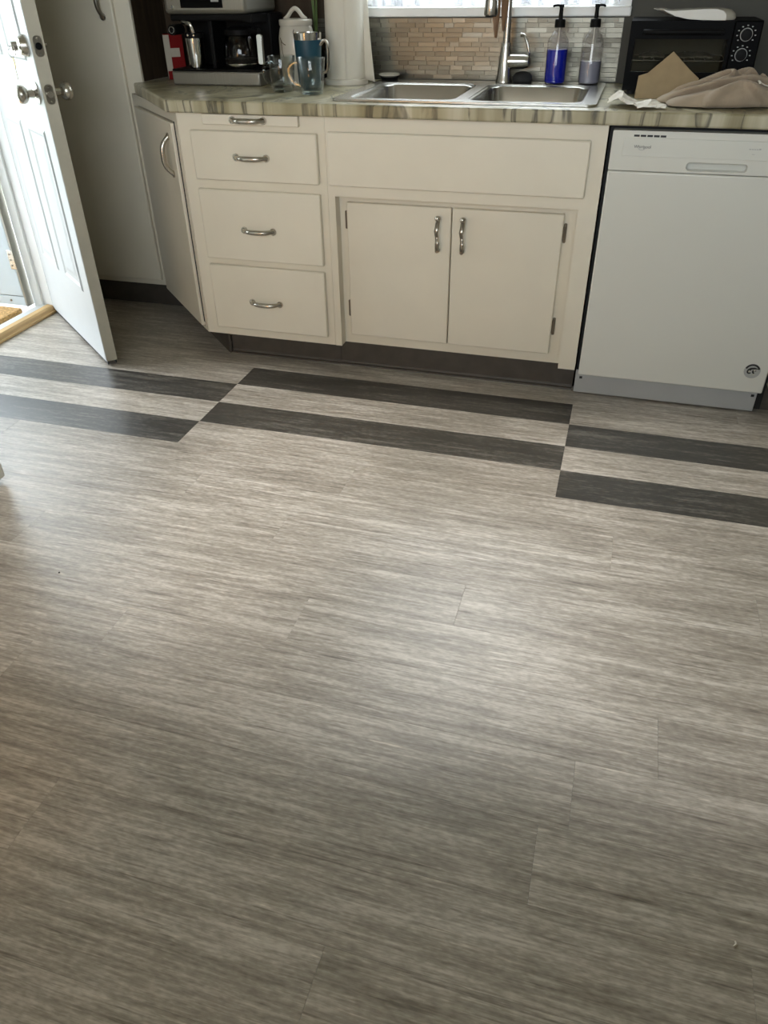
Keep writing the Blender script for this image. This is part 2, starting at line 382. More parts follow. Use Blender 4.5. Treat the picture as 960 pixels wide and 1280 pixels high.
# window over the sink
win = struct(thing('window_1', 'window over the sink with white sill and striped curtain', 'window', (0, 0, 0)))
del win['category']
bm = bmesh.new(); add_box(bm, WX0-0.06, WX1+0.025, YB-0.035, YB+T-0.02, WZ0-0.03, WZ0); obj('sill', bm, 'trim_white', win, bev=0.004)
bm = bmesh.new()
for b in ((WX0, WX0+0.04, WZ0, WZ1), (WX1-0.04, WX1, WZ0, WZ1), (WX0+0.04, WX1-0.04, WZ1-0.04, WZ1), (WX0+0.04, WX1-0.04, WZ0, WZ0+0.035), (WX0+0.04, WX1-0.04, 1.67, 1.70)):
    add_box(bm, b[0], b[1], YB+0.085, YB+0.12, b[2], b[3])
obj('frame', bm, 'trim_white', win, smooth=False)
boxo('pane', 'window_glass', win, WX0+0.04, WX1-0.04, YB+0.10, YB+0.104, WZ0+0.035, 1.67)
boxo('pane', 'window_glass', win, WX0+0.04, WX1-0.04, YB+0.10, YB+0.104, 1.70, WZ1-0.04)
bm = bmesh.new()
for b in ((WX0-0.06, WX0, WZ0, WZ1+0.06), (WX1, WX1+0.022, WZ0, WZ1+0.06), (WX0, WX1, WZ1, WZ1+0.06)): add_box(bm, b[0], b[1], YB-0.016, YB, b[2], b[3])
obj('casing', bm, 'trim_white', win, smooth=False)
cur = thing('curtain', 'gathered grey and white striped curtain in the window above the sink', 'curtain', (0.705, YB+0.04, WZ0))
bm = bmesh.new(); N = 260; rows = 6; grid = []
for j in range(rows+1):
    row = []
    for i in range(N+1):
        u = i/N; x = -0.475 + 0.95*u; ph = 0.9*math.sin(u*9) + 0.6*math.sin(u*23+1)
        y = 0.016*math.sin(u*2*PI*34 + ph*2)*(0.7+0.3*math.sin(u*41)) + 0.004*math.sin(j*1.3+u*60)
        row.append(bm.verts.new((x, y, 0.004 + 0.003*math.sin(u*70) + 0.33*j/rows)))
    grid.append(row)
for j in range(rows):
    for i in range(N): bm.faces.new((grid[j][i], grid[j][i+1], grid[j+1][i+1], grid[j+1][i]))
obj('fabric', bm, 'curtain_stripe', cur)
tubeo('rod', 'chrome', cur, [(-0.49, 0, 0.34), (0.49, 0, 0.34)], 0.006)

# unseen rear window behind the camera, added so its daylight fills the room
rw = struct(thing('window_added', 'added wide window in the rear wall, lets in fill daylight', 'window')); del rw['category']
bm = bmesh.new()
for b in ((0.0, 0.04, 1.05, 2.15), (2.06, 2.1, 1.05, 2.15), (0.04, 2.06, 2.11, 2.15), (0.04, 2.06, 1.05, 1.09)): add_box(bm, b[0], b[1], YF-0.10, YF-0.05, b[2], b[3])
obj('frame', bm, 'trim_white', rw, smooth=False)
boxo('pane', 'window_glass', rw, 0.04, 2.06, YF-0.08, YF-0.075, 1.09, 2.11)
lamp = thing('ceiling_lamp', 'round warm ceiling lamp above the camera', 'lamp', (0.75, -2.75, ZC))
latheo('base', 'nickel', lamp, [(0.0, -0.02), (0.15, -0.02), (0.15, -0.001), (0.0, -0.001)])
latheo('shade', 'lamp_glass', lamp, [(0.0, -0.10), (0.06, -0.096), (0.11, -0.075), (0.14, -0.04), (0.142, -0.021)])

fl = thing('added_floor_lamp', 'added floor lamp with a tall warm shade for the backsplash reflection', 'lamp', (-0.20, -3.55, 0.0))  # added out of view for a warm streak on the backsplash
latheo('base', 'nickel_dark', fl, [(0, 0), (0.14, 0), (0.14, 0.015), (0.02, 0.03), (0.0, 0.03)]); tubeo('pole', 'nickel_dark', fl, [(0, 0, 0.03), (0, 0, 1.30)], 0.012, 10)
latheo('shade', 'lamp_shade', fl, [(0.11, 0.50), (0.12, 0.95), (0.10, 1.30)], seg=32, cap=False)
for x_, y_d, lab in ((0.0, -0.89, 'added ceiling spot lighting the floor nearest the entry door'), (0.80, -0.91, 'added ceiling spot lighting the floor before the sink'), (1.60, -0.89, 'added ceiling spot lighting the floor before the dishwasher')):
    dl = thing('added_downlight', lab, 'lamp', (x_, y_d, ZC), 0.0, 'added ceiling fill spots')  # added spot fitting, brightens the floor before the cabinets
    latheo('trim_ring', 'trim_white', dl, [(0.052, -0.0005), (0.075, -0.0005), (0.073, -0.006), (0.054, -0.008)], seg=32, cap=False)
    l = bpy.data.lights.new('floor_fill_spot', 'SPOT'); l.energy = SPOT_W; l.color = (1.0, 0.99, 0.98); l.spot_size = math.radians(SPOT_A); l.spot_blend = 0.6; l.shadow_soft_size = 0.045
    lo = bpy.data.objects.new('floor_fill_spot', l); COL.objects.link(lo); lo.location = (x_, y_d, ZC-0.012)
pn = thing('light_block_counter', 'added low white counter behind the camera, blocking rear light', 'counter')  # added out of view to keep rear window light off the near floor
boxo('body', 'wall_white', pn, 0.10, XR-0.002, -3.35, -2.85, 0.0, 1.09, bev=0.003); boxo('top', 'marble_laminate', pn, 0.07, XR-0.002, -3.38, -2.82, 1.0905, 1.125, bev=0.005)
# ------------------------------------------------------------------ doorway, entry door, storm door
fr = struct(thing('trim_1', 'white jamb and casing around the entry doorway', 'trim')); del fr['category']
JX0, JX1 = XL-TL, XL
bm = bmesh.new(); add_box(bm, JX0, JX1, DY1-0.022, DY1, 0.0, DZ-0.02); add_box(bm, JX0, XL-0.052, DY1-0.034, DY1-0.022, 0.0, DZ-0.02); obj('jamb', bm, 'trim_white', fr, bev=0.0015)
bm = bmesh.new(); add_box(bm, JX0, JX1, DY0, DY0+0.022, 0.0, DZ-0.02); obj('jamb', bm, 'trim_white', fr, bev=0.0015)
bm = bmesh.new(); add_box(bm, JX0, JX1, DY0, DY1, DZ-0.02, DZ); obj('head', bm, 'trim_white', fr, bev=0.0015)
bm = bmesh.new(); add_box(bm, XL, XL+0.014, DY0-0.065, DY0-0.003, 0, DZ+0.06); obj('casing', bm, 'trim_white', fr, bev=0.003)
bm = bmesh.new(); add_box(bm, XL, XL+0.012, DY0-0.065, DY1+0.06, DZ+0.002, DZ+0.062); obj('casing', bm, 'trim_white', fr, bev=0.003)
th = struct(thing('trim_2', 'wooden and metal threshold of the entry doorway', 'threshold', (XL, 0, 0))); del th['category']
bm = bmesh.new(); add_prism(bm, [(-0.034, -0.003), (0.004, -0.003), (0.004, 0.010), (-0.001, 0.024), (-0.008, 0.031), (-0.034, 0.033)], lambda u, v, d: (u, d, v), DY0+0.023, DY1-0.023); obj('nosing', bm, 'oak', th, smooth=False, bev=0.001)
bm = bmesh.new(); add_box(bm, 0.0045, 0.014, DY0+0.02, DY1-0.005, 0.0, 0.011); obj('moulding', bm, 'oak', th, bev=0.003)
bm = bmesh.new(); add_prism(bm, [(-0.094, -0.04), (-0.034, -0.04), (-0.034, 0.032), (-0.07, 0.031), (-0.094, 0.022)], lambda u, v, d: (u, d, v), DY0+0.023, DY1-0.023); obj('metal_sill', bm, 'sill_metal', th, smooth=False)

# entry door: local +x from hinge to free edge, +y = interior face side, thickness 0.044
DW, DT, DH = 0.762, 0.044, 2.02
dr = struct(thing('door_1', 'white six panel entry door standing open with keys in its lock', 'door', (-1.166, 0.268, 0.012), math.atan2(-0.477, 0.593))); del dr['category']
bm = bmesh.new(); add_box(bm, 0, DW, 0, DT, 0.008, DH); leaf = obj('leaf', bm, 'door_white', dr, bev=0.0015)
bm = bmesh.new(); add_box(bm, DW, DW+0.0025, 0.002, DT-0.001, 0.008, DH); obj('edge_strip', bm, 'door_edge', dr)
bm = bmesh.new(); add_box(bm, 0.004, DW, 0.004, 0.008, -0.006, 0.008); add_box(bm, 0.004, DW, DT-0.009, DT-0.004, -0.006, 0.008); obj('door_sweep', bm, 'rubber_black', dr)
def panel(x0, x1, z0, z1):
    bm = bmesh.new()
    def ring(i, d): return [bm.verts.new((x, -d, z)) for x, z in ((x0+i, z0+i), (x1-i, z0+i), (x1-i, z1-i), (x0+i, z1-i))]
    rs = [ring(0, 0.0), ring(0.007, 0.005), ring(0.016, 0.005), ring(0.025, 0.0008), ring(0.040, 0.0008), ring(0.058, 0.005)]
    for a, b in zip(rs, rs[1:]):
        for k in range(4): bm.faces.new((a[k], a[(k+1) % 4], b[(k+1) % 4], b[k]))
    bm.faces.new(rs[-1]); bm.faces.new(rs[0]); obj('panel', bm, 'door_white', dr, smooth=False)
for z0, z1 in ((0.262, 0.825), (1.03, 1.60), (1.70, 1.90)):
    panel(0.10, 0.335, z0, z1); panel(0.435, 0.67, z0, z1)
KX = DW-0.062
def knob_set(sgn, y0, z):
    s = sgn
    k = latheo('door_knob', 'nickel', dr, [(0.0, 0.0), (0.033, 0.0), (0.033, 0.004), (0.026, 0.009), (0.013, 0.013), (0.0115, 0.030), (0.018, 0.033), (0.0255, 0.040), (0.0285, 0.049), (0.0275, 0.058), (0.021, 0.066), (0.010, 0.070), (0.0, 0.071)], (KX, y0, z), axis='-Y' if s < 0 else 'Y', seg=28)
    return k
knob_set(-1, 0.0, 0.94); knob_set(1, DT, 0.94)
db = latheo('deadbolt', 'nickel', dr, [(0.0, 0.0), (0.032, 0.0), (0.032, 0.006), (0.024, 0.022), (0.0, 0.024)], (KX, 0, 1.075), axis='-Y', seg=28)
latheo('deadbolt_thumb_turn', 'nickel', dr, [(0.0, 0.0), (0.028, 0.0), (0.028, 0.006), (0.006, 0.010), (0.006, 0.02), (0.0, 0.02)], (KX, DT, 1.075), axis='Y', seg=24)
for z, nm in ((0.94, 'latch_plate'), (1.075, 'bolt_plate')):
    bm = bmesh.new(); add_prism(bm, rrect(0.009, 0.036, z-0.029, z+0.029, 0.012), lambda u, v, d: (d, u, v), DW+0.0025, DW+0.0042); pl = obj(nm, bm, 'nickel_dark', dr)
    bm = bmesh.new(); add_lathe(bm, [(0, 0), (0.010, 0), (0.010, 0.0045 if z > 1 else 0.011), (0, 0.0045 if z > 1 else 0.011)], 16, (DW+0.0043, 0.0225, z), 'X'); obj('bolt', bm, 'black_plastic' if z > 1 else 'nickel', pl)
    for dz in (-0.021, 0.021): latheo('screw', 'nickel', pl, [(0, 0), (0.003, 0), (0.003, 0.001), (0, 0.001)], (DW+0.0043, 0.0225, z+dz), axis='X', seg=10)
for z in (0.22, 1.0, 1.80):
    bm = bmesh.new(); add_lathe(bm, [(0.0, 0.0), (0.006, 0.0), (0.006, 0.09), (0, 0.09)], 12, (-0.0065, DT+0.004, z)); obj('hinge', bm, 'nickel_dark', dr)
# keys hanging in the deadbolt
kr = thing('key', 'brass key with silver ring hanging from the entry door deadbolt', 'key', dr.matrix_basis @ Vector((KX-0.002, -0.026, 1.075)), dr.rotation_euler[2])
bm = bmesh.new(); add_prism(bm, rrect(-0.0015, 0.0015, -0.012, 0.012, 0.001, 2), lambda u, v, d: (u, d, v), 0.0, -0.018); obj('inserted_key', bm, 'chrome', kr)
bm = bmesh.new(); add_tube(bm, [(0.003+0.003*math.sin(a), -0.022+0.012*math.cos(a), -0.015+0.016*math.sin(a)) for a in [2*PI*k/20 for k in range(21)]], 0.0014, 8); obj('key_ring', bm, 'chrome', kr)
bm = bmesh.new(); add_prism(bm, [(0.013*math.cos(2*PI*k/18), -0.046+0.015*math.sin(2*PI*k/18)) for k in range(18)], lambda u, v, d: (u, d, v), -0.022, -0.0245); obj('key_bow', bm, 'brass', kr, bev=0.0005)
bm = bmesh.new(); add_prism(bm, [(-0.0035, -0.060), (0.0035, -0.060), (0.0035, -0.088), (0.0, -0.093), (-0.002, -0.088), (-0.0035, -0.084), (-0.002, -0.078), (-0.0035, -0.072)], lambda u, v, d: (u, d, v), -0.0225, -0.0243); obj('key_blade', bm, 'nickel', kr)

# storm door swung outwards, landing, mat, yard
sd = thing('storm_door', 'pale storm door swung outwards beyond the entry doorway', 'storm door', (XL-TL-0.008, DY1-0.028, 0.0), PI)
bm = bmesh.new(); add_box(bm, 0.014, 0.80, -0.0, 0.036, 0.075, 0.72); obj('kick_panel', bm, 'storm_white', sd, bev=0.003)
bm = bmesh.new(); add_box(bm, 0.014, 0.80, 0.001, 0.035, 0.03, 0.072); obj('bottom_rail', bm, 'storm_white', sd, bev=0.003)
bm = bmesh.new()
for b in ((0.014, 0.10, 0.722, 2.0), (0.71, 0.80, 0.722, 2.0), (0.10, 0.71, 1.92, 2.0), (0.10, 0.71, 0.722, 0.77)): add_box(bm, b[0], b[1], 0, 0.036, b[2], b[3])
obj('frame', bm, 'storm_white', sd, smooth=False)
boxo('pane', 'window_glass', sd, 0.10, 0.71, 0.016, 0.020, 0.77, 1.92)
bm = bmesh.new(); add_box(bm, 0.0, 0.011, -0.004, 0.04, 0.03, 2.0); obj('hinge_rail', bm, 'steel_dull', sd, bev=0.002)
for z in (0.20, 1.0, 1.8):
    bm = bmesh.new(); add_box(bm, 0.002, 0.034, 0.036, 0.041, z, z+0.085); hg = obj('hinge', bm, 'nickel', sd, bev=0.003)
    for dz in (0.018, 0.042, 0.067): latheo('screw', 'nickel_dark', hg, [(0, 0), (0.004, 0), (0.004, 0.002), (0, 0.002)], (0.022, 0.041, z+dz), axis='Y', seg=10)
latheo('screw', 'nickel_dark', sd, [(0, 0), (0.005, 0), (0.005, 0.003), (0, 0.003)], (0.09, 0.035, 0.052), axis='Y', seg=10)
landing = struct(boxo('floor_landing', 'concrete', None, -3.6, XL-TL-0.002, -2.6, 1.9, -0.16, -0.004), 'pale concrete landing outside the entry doorway')
struct(boxo('ground', 'lawn', None, -60, 60, -60, 60, -0.45, -0.35), 'flat yard outside the house')
struct(boxo('wall_added_shade', 'concrete', None, -3.4, XL-TL-0.002, -1.45, -1.33, -0.012, 2.22), 'added porch side wall shading the doorway')  # unseen wall added to shade the storm door and jamb
struct(boxo('ceiling_added_shade', 'concrete', None, -2.9, XL-TL-0.002, -2.2, 2.4, 2.22, 2.34), 'added porch roof cutting sky light at the doorway')  # unseen roof added to dim the sky light on the entry door
bm = bmesh.new(); add_prism(bm, rrect(-0.6, 0.0, -0.42, 0.42, 0.02), lambda u, v, d: (u, v, d), 0.0, 0.022)
mt = tag(obj('door_mat', bm, 'coir', None, bev=0.006), 'brown coir door mat outside the entry doorway', 'door mat'); mt.location = (-1.302, -0.19, -0.0036)

# ------------------------------------------------------------------ cabinets
def arch_pull(name, parent, c, length, axis='X', out=0.028, r=0.0072, m='nickel', ny=(0, -1, 0)):
    """arched bar pull, ends on the surface at c"""
    ny = Vector(ny); ax = Vector((1, 0, 0)) if axis == 'X' else (Vector((0, 0, 1)) if axis == 'Z' else Vector(axis))
    pts = []; rads = []
    for k in range(17):
        t = -1 + 2*k/16; o = out*(1-abs(t)**3.2)
        pts.append(Vector(c) + ax*t*length/2 + ny*o); rads.append(r*(1.35 if abs(t) > 0.9 else 1.0 + 0.25*(1-t*t)))
    bm = bmesh.new(); add_tube(bm, pts, rads, 10, 1.0)
    for s in (-1, 1):
        p = Vector(c) + ax*s*length/2
        add_tube(bm, [p+ny*0.0005, p+ny*0.005], r*1.7, 10)
    return obj(name, bm, m, parent)

ZB, ZT, CT = 0.098, 0.886, 0.925
# three-drawer base cabinet with pull-out board
cab = thing('drawer_cabinet', 'white painted base cabinet with three drawers and a pull-out board', 'cabinet', (0.05, 0.3, 0))
cab.location = (0, 0, 0)
DCX = 0.322
bm = bmesh.new(); add_prism(bm, [(-0.215, 0.0), (DCX, 0.0), (DCX, 0.66), (-0.215, 0.66)], lambda u, v, d: (u, v, d), ZB, ZT); obj('body', bm, 'paint', cab, bev=0.002)
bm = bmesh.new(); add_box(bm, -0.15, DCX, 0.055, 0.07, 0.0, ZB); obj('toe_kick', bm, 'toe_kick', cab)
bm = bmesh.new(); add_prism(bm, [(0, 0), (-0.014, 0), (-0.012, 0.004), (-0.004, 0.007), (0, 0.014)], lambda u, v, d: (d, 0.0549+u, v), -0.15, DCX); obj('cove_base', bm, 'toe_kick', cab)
for z0, z1, pz in ((0.676, 0.834, 0.754), (0.401, 0.646, 0.512), (0.132, 0.379, 0.246)):
    d = boxo('drawer', 'paint', cab, -0.165, 0.297, -0.019, -0.001, z0, z1, bev=0.0045)
    arch_pull('handle', d, (0.057, -0.019, pz), 0.112)
cbd = boxo('pull_out_board', 'paint', cab, -0.112, 0.235, -0.016, 0.0, 0.852, 0.884, bev=0.002)
arch_pull('handle', cbd, (0.057, -0.016, 0.868), 0.112)

# sink cabinet: face frame with recessed doors
sc = thing('sink_cabinet', 'white sink base cabinet with two recessed doors and a blank false front', 'cabinet')
SX0, SX1, RX0, RX1, RZ1, RD = DCX+0.0005, 1.222, 0.347, 1.163, 0.640, 0.045
bm = bmesh.new(); add_box(bm, SX0, RX0, 0, RD, ZB, ZT); add_box(bm, RX1, SX1, 0, RD, ZB, ZT); add_box(bm, RX0, RX1, 0, RD, RZ1, ZT); obj('face_frame', bm, 'paint', sc, smooth=False)
bm = bmesh.new(); add_box(bm, SX0, SX1, RD, 0.66, ZB, ZT-0.18); obj('body', bm, 'paint', sc)
boxo('false_front', 'paint', sc, 0.333, 1.177, -0.018, -0.0005, 0.676, 0.842, bev=0.0045)
for x0, x1, hx, hin in ((0.378, 0.7495, 0.707, 0.372), (0.7535, 1.122, 0.793, 1.128)):
    d = boxo('door', 'paint', sc, x0, x1, 0.024, RD-0.001, 0.137, 0.617, bev=0.0035)
    # pull: ball on top, wavy strap below
    bm = bmesh.new()
    pts = spline([(hx, 0.012, 0.580), (hx, 0.000, 0.562), (hx-0.002, -0.006, 0.545), (hx-0.001, 0.000, 0.527), (hx+0.002, -0.006, 0.508), (hx+0.001, 0.000, 0.488), (hx, 0.016, 0.478)], 5)
    add_tube(bm, pts, [0.0058 if (abs(i-len(pts)//2) > 4) else 0.0045 for i in range(len(pts))], 8, 1.25)
    add_tube(bm, [(hx, 0.0235, 0.478), (hx, 0.006, 0.478)], 0.007, 10); add_tube(bm, [(hx, 0.0235, 0.583), (hx, 0.008, 0.583)], 0.007, 10)
    h = obj('handle', bm, 'nickel_dark', d)
    latheo('ball', 'nickel', h, [(0.0001, -0.0098), (0.006, -0.008), (0.0094, -0.003), (0.0094, 0.003), (0.006, 0.008), (0.0001, 0.0098)], (hx, 0.003, 0.586), seg=16)
    for hz in (0.555, 0.236):
        s = -1 if hin < 0.7 else 1
        bm = bmesh.new(); add_prism(bm, rrect(hin-0.0052, hin+0.0052, hz-0.031, hz+0.031, 0.004, 3), lambda u, v, dd: (u, dd, v), RD-0.0005, RD-0.006)
        add_tube(bm, [(hin-s*0.003, RD-0.010, hz-0.022), (hin-s*0.003, RD-0.010, hz+0.022)], 0.004, 8); obj('hinge', bm, 'hinge_bronze', sc, bev=0.0008)
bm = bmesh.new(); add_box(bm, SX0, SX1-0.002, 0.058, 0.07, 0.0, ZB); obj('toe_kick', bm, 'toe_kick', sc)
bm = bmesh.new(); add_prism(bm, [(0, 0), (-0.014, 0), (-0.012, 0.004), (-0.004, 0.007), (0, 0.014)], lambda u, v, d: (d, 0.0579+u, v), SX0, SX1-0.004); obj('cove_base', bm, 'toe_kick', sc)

# diagonal cabinet between the drawers and the tall cabinet : local x along the face (0 at drawer corner), local -y out of the face
A0 = Vector((-0.2175, 0.0, 0)); A1 = Vector((-0.655, 0.437, 0)); AL = (A1-A0).length
ac = thing('corner_cabinet', 'white angled base cabinet with a single door beside the tall cabinet', 'cabinet', A1, math.atan2(A0.y-A1.y, A0.x-A1.x))
bm = bmesh.new()
for b in ((0, 0.05, ZB, ZT), (AL-0.034, AL-0.001, ZB, ZT), (0.05, AL-0.034, ZT-0.035, ZT), (0.05, AL-0.034, ZB, ZB+0.012)): add_box(bm, b[0], b[1], 0.0, 0.02, b[2], b[3])
obj('face_frame', bm, 'paint', ac, smooth=False)
boxo('interior', 'void_dark', ac, 0.05, AL-0.034, 0.022, 0.03, ZB+0.002, ZT-0.03)  # near-black sheet; the cavity's shade is put into its colour
ad = boxo('door', 'paint', ac, 0.054, AL-0.046, -0.012, 0.012, ZB+0.014, ZT-0.04, bev=0.003)
boxo('painted_gap_shade', 'black_gap', ac, AL-0.0445, AL-0.0335, -0.0012, 0.0, ZB+0.03, ZT-0.035)  # flush black strip, the shadow beside the door painted as colour
arch_pull('handle', ad, (AL-0.10, -0.012, 0.735), 0.125, axis='Z', out=0.03)
bm = bmesh.new(); add_box(bm, -0.02, AL+0.02, 0.07, 0.08, 0.0, ZB); obj('toe_kick', bm, 'toe_kick', ac)

# tall cabinet
tc_ = thing('tall_cabinet', 'tall white cabinet in shade behind the open entry door', 'cabinet')
TX0, TX1, TY = XL+0.002, -0.606, 0.452
boxo('body', 'paint', tc_, TX0, TX1, TY, YB-0.002, 0.104, 2.12, bev=0.002)
boxo('side_panel', 'dark_wood', tc_, TX1+0.0002, TX1+0.003, TY+0.012, YB-0.002, CT+0.001, 2.12)
td = boxo('door', 'paint', tc_, TX0+0.06, -0.672, TY-0.019, TY-0.001, 0.130, 1.92, bev=0.005)
arch_pull('handle', td, (-0.717, TY-0.019, 1.205), 0.125, axis='Z', m='nickel_dark')
boxo('toe_kick', 'toe_kick', tc_, TX0, TX1, TY+0.03, TY+0.045, 0.0, 0.104)

# upper cabinets either side of the window
for nm, x0, x1, lab in (('wall_cabinet', TX1+0.004, 0.14, 'white wall cabinet above the coffee maker corner'), ('wall_cabinet', 1.232, 2.85, 'white wall cabinet above the toaster oven')):
    uc = thing(nm, lab, 'cabinet'); boxo('body', 'paint', uc, x0, x1, 0.385, YB-0.002, 1.33, 2.12, bev=0.002)
    n = 2 if x1-x0 < 1 else 4; wd = (x1-x0)/n
    for k in range(n):
        d = boxo('door', 'paint', uc, x0+k*wd+0.012, x0+(k+1)*wd-0.012, 0.366, 0.384, 1.345, 2.10, bev=0.004)
        arch_pull('handle', d, (x0+k*wd+(0.05 if k % 2 else wd-0.05), 0.366, 1.43), 0.11, axis='Z')

# cabinet right of the dishwasher
rc = thing('base_cabinet', 'white base cabinet at the right edge beside the dishwasher', 'cabinet')
boxo('body', 'paint', rc, 1.862, 2.85, 0.0, 0.66, ZB, ZT, bev=0.002)
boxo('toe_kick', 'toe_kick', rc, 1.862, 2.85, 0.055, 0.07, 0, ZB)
for k in range(2):
    x0 = 1.90+k*0.465
    d = boxo('drawer', 'paint', rc, x0, x0+0.44, -0.019, -0.001, 0.69, 0.84, bev=0.0045); arch_pull('handle', d, (x0+0.22, -0.019, 0.765), 0.112)
    d = boxo('door', 'paint', rc, x0, x0+0.44, -0.019, -0.001, 0.135, 0.66, bev=0.0045); arch_pull('handle', d, (x0+(0.38 if k == 0 else 0.06), -0.019, 0.56), 0.112, axis='Z')

# worktop with sink cut-out
def plate_with_holes(outer, holes, z0, z1):
    bm = bmesh.new(); edges = []
    for loop in [outer]+holes:
        vs = [bm.verts.new((x, y, z1)) for x, y in loop]
        edges += [bm.edges.new((vs[i], vs[(i+1) % len(vs)])) for i in range(len(vs))]
    bmesh.ops.triangle_fill(bm, edges=edges, use_beauty=True)
    ret = bmesh.ops.extrude_face_region(bm, geom=bm.faces[:])
    bmesh.ops.translate(bm, verts=[g for g in ret['geom'] if isinstance(g, bmesh.types.BMVert)], vec=(0, 0, z0-z1))
    return bm
bm = plate_with_holes([(-0.236, -0.036), (-0.628, 0.420), (-0.603, 0.452), (-0.603, YB-0.004), (2.86, YB-0.004), (2.86, -0.036)], [rrect(0.355, 1.155, 0.055, 0.605, 0.04)], 0.8875, CT)
wt = tag(obj('worktop', bm, 'marble_laminate', None, bev=0.006, seg=3), 'cream marbled laminate kitchen worktop with dark veins', 'worktop')
# ------------------------------------------------------------------ dishwasher
dwx0, dwx1, dwy = 1.2365, 1.841, -0.022
dw = thing('dishwasher', 'white built-in dishwasher with a round sticker at its lower corner', 'dishwasher')
boxo('tub', 'black_gap', dw, 1.2265, 1.858, 0.028, 0.64, 0.012, 0.884)
boxo('door_panel', 'appliance_white', dw, dwx0, dwx1, dwy, 0.018, 0.092, 0.763, bev=0.005, seg=3)
# control fascia with pocket handle opening
def pl_y(bm_, y0, y1): pass
bm = bmesh.new(); edges = []
fx0, fx1, fz0, fz1 = dwx0, dwx1, 0.7655, 0.8745
hx0, hx1, hz0, hz1 = 1.458, 1.626, 0.772, 0.795
for loop in (rrect(fx0, fx1, fz0, fz1, 0.004, 3), rrect(hx0, hx1, hz0, hz1, 0.009, 4)):
    vs = [bm.verts.new((x, dwy-0.001, z)) for x, z in loop]; edges += [bm.edges.new((vs[i], vs[(i+1) % len(vs)])) for i in range(len(vs))]
bmesh.ops.triangle_fill(bm, edges=edges, use_beauty=True)
ret = bmesh.ops.extrude_face_region(bm, geom=bm.faces[:]); bmesh.ops.translate(bm, verts=[g for g in ret['geom'] if isinstance(g, bmesh.types.BMVert)], vec=(0, 0.038, 0))
fa = obj('control_fascia', bm, 'appliance_white', dw, bev=0.0015)
bm = bmesh.new(); add_box(bm, hx0-0.004, hx1+0.004, dwy+0.030, dwy+0.034, hz0-0.004, hz1+0.004); obj('pocket_handle', bm, 'appliance_panel', fa)
bm = bmesh.new(); add_prism(bm, [(1.269, 0.806), (1.80, 0.806), (1.80, 0.856), (1.271, 0.856)], lambda u, v, d: (u, d, v), dwy-0.0008, dwy-0.0032); obj('control_panel', bm, 'appliance_panel', dw, bev=0.001)
for k in range(5): boxo('vent_slot', 'mark_black', fa, 1.297+k*0.0186, 1.297+k*0.0186+0.0158, dwy-0.0014, dwy-0.0005, 0.8585, 0.8640)
text_mesh('brand_lettering', 'Whirlpool', 0.0115, 'mark_black', dw, (1.326, dwy-0.0034, 0.832), (PI/2, 0, 0))
bm = bmesh.new(); add_tube(bm, spline([(1.314, dwy-0.0034, 0.8275), (1.322, dwy-0.0034, 0.8235), (1.332, dwy-0.0034, 0.8255), (1.337, dwy-0.0034, 0.830)], 5), 0.0007, 6); obj('brand_swoosh', bm, 'mark_grey', dw)
for k in range(5): boxo('panel_mark', 'mark_grey', dw, 1.618+k*0.0066, 1.618+k*0.0066+0.0052, dwy-0.0036, dwy-0.0030, 0.8345, 0.8365 if k < 4 else 0.838)
boxo('panel_mark', 'mark_grey', dw, 1.628, 1.636, dwy-0.0034, dwy-0.0030, 0.822, 0.823)
bm = bmesh.new(); add_box(bm, 1.2275, 1.836, 0.020, 0.026, 0.006, 0.091); tp = obj('toe_panel', bm, 'toe_metal', dw, bev=0.001)
for x in (1.242, 1.818): boxo('screw_slot', 'mark_black', tp, x, x+0.010, 0.0185, 0.021, 0.060, 0.0685)
st = latheo('sticker', 'mark_grey', dw, [(0, 0), (0.0255, 0), (0.0255, 0.0008), (0, 0.0008)], (1.7915, dwy-0.0002, 0.170), axis='-Y', seg=36)
def ypt(u, v): return (1.7915+u, dwy-0.0013, 0.170+v)
bm = bmesh.new(); add_tube(bm, [ypt(0.0215*math.cos(a), 0.0215*math.sin(a)) for a in [math.radians(20+14*k) for k in range(11)]], 0.0028, 6, 1.0)
for v in bm.verts: v.co.y = dwy-0.0010+ (v.co.y-(dwy-0.0013))*0.15
obj('sticker_border', bm, 'mark_black', st)
bm = bmesh.new(); add_tube(bm, [ypt(*p) for p in ((-0.014, 0.003), (-0.006, 0.008), (0.006, 0.010), (0.016, 0.009))], [0.002, 0.0035, 0.003, 0.001], 6)
add_tube(bm, [ypt(-0.0085+0.0055*math.cos(a), -0.002+0.0065*math.sin(a)) for a in [math.radians(40+24*k) for k in range(13)]], 0.0024, 6)
add_tube(bm, [ypt(*p) for p in ((0.003, 0.004), (0.002, -0.003), (0.007, -0.008))], 0.0026, 6); add_tube(bm, [ypt(*p) for p in ((0.003, 0.0), (0.012, 0.002))], 0.002, 6)
for v in bm.verts: v.co.y = dwy-0.0011 + (v.co.y-(dwy-0.0013))*0.12
obj('sticker_emblem', bm, 'mark_black', st)
for u, v in ((-0.0085, -0.002), (0.0065, -0.012), (0.0065, 0.003)): latheo('sticker_dot', 'ceramic_white', st, [(0, 0), (0.0032, 0), (0.0032, 0.0008), (0, 0.0008)], (1.7915+u, dwy-0.0011, 0.170+v), axis='-Y', seg=12)

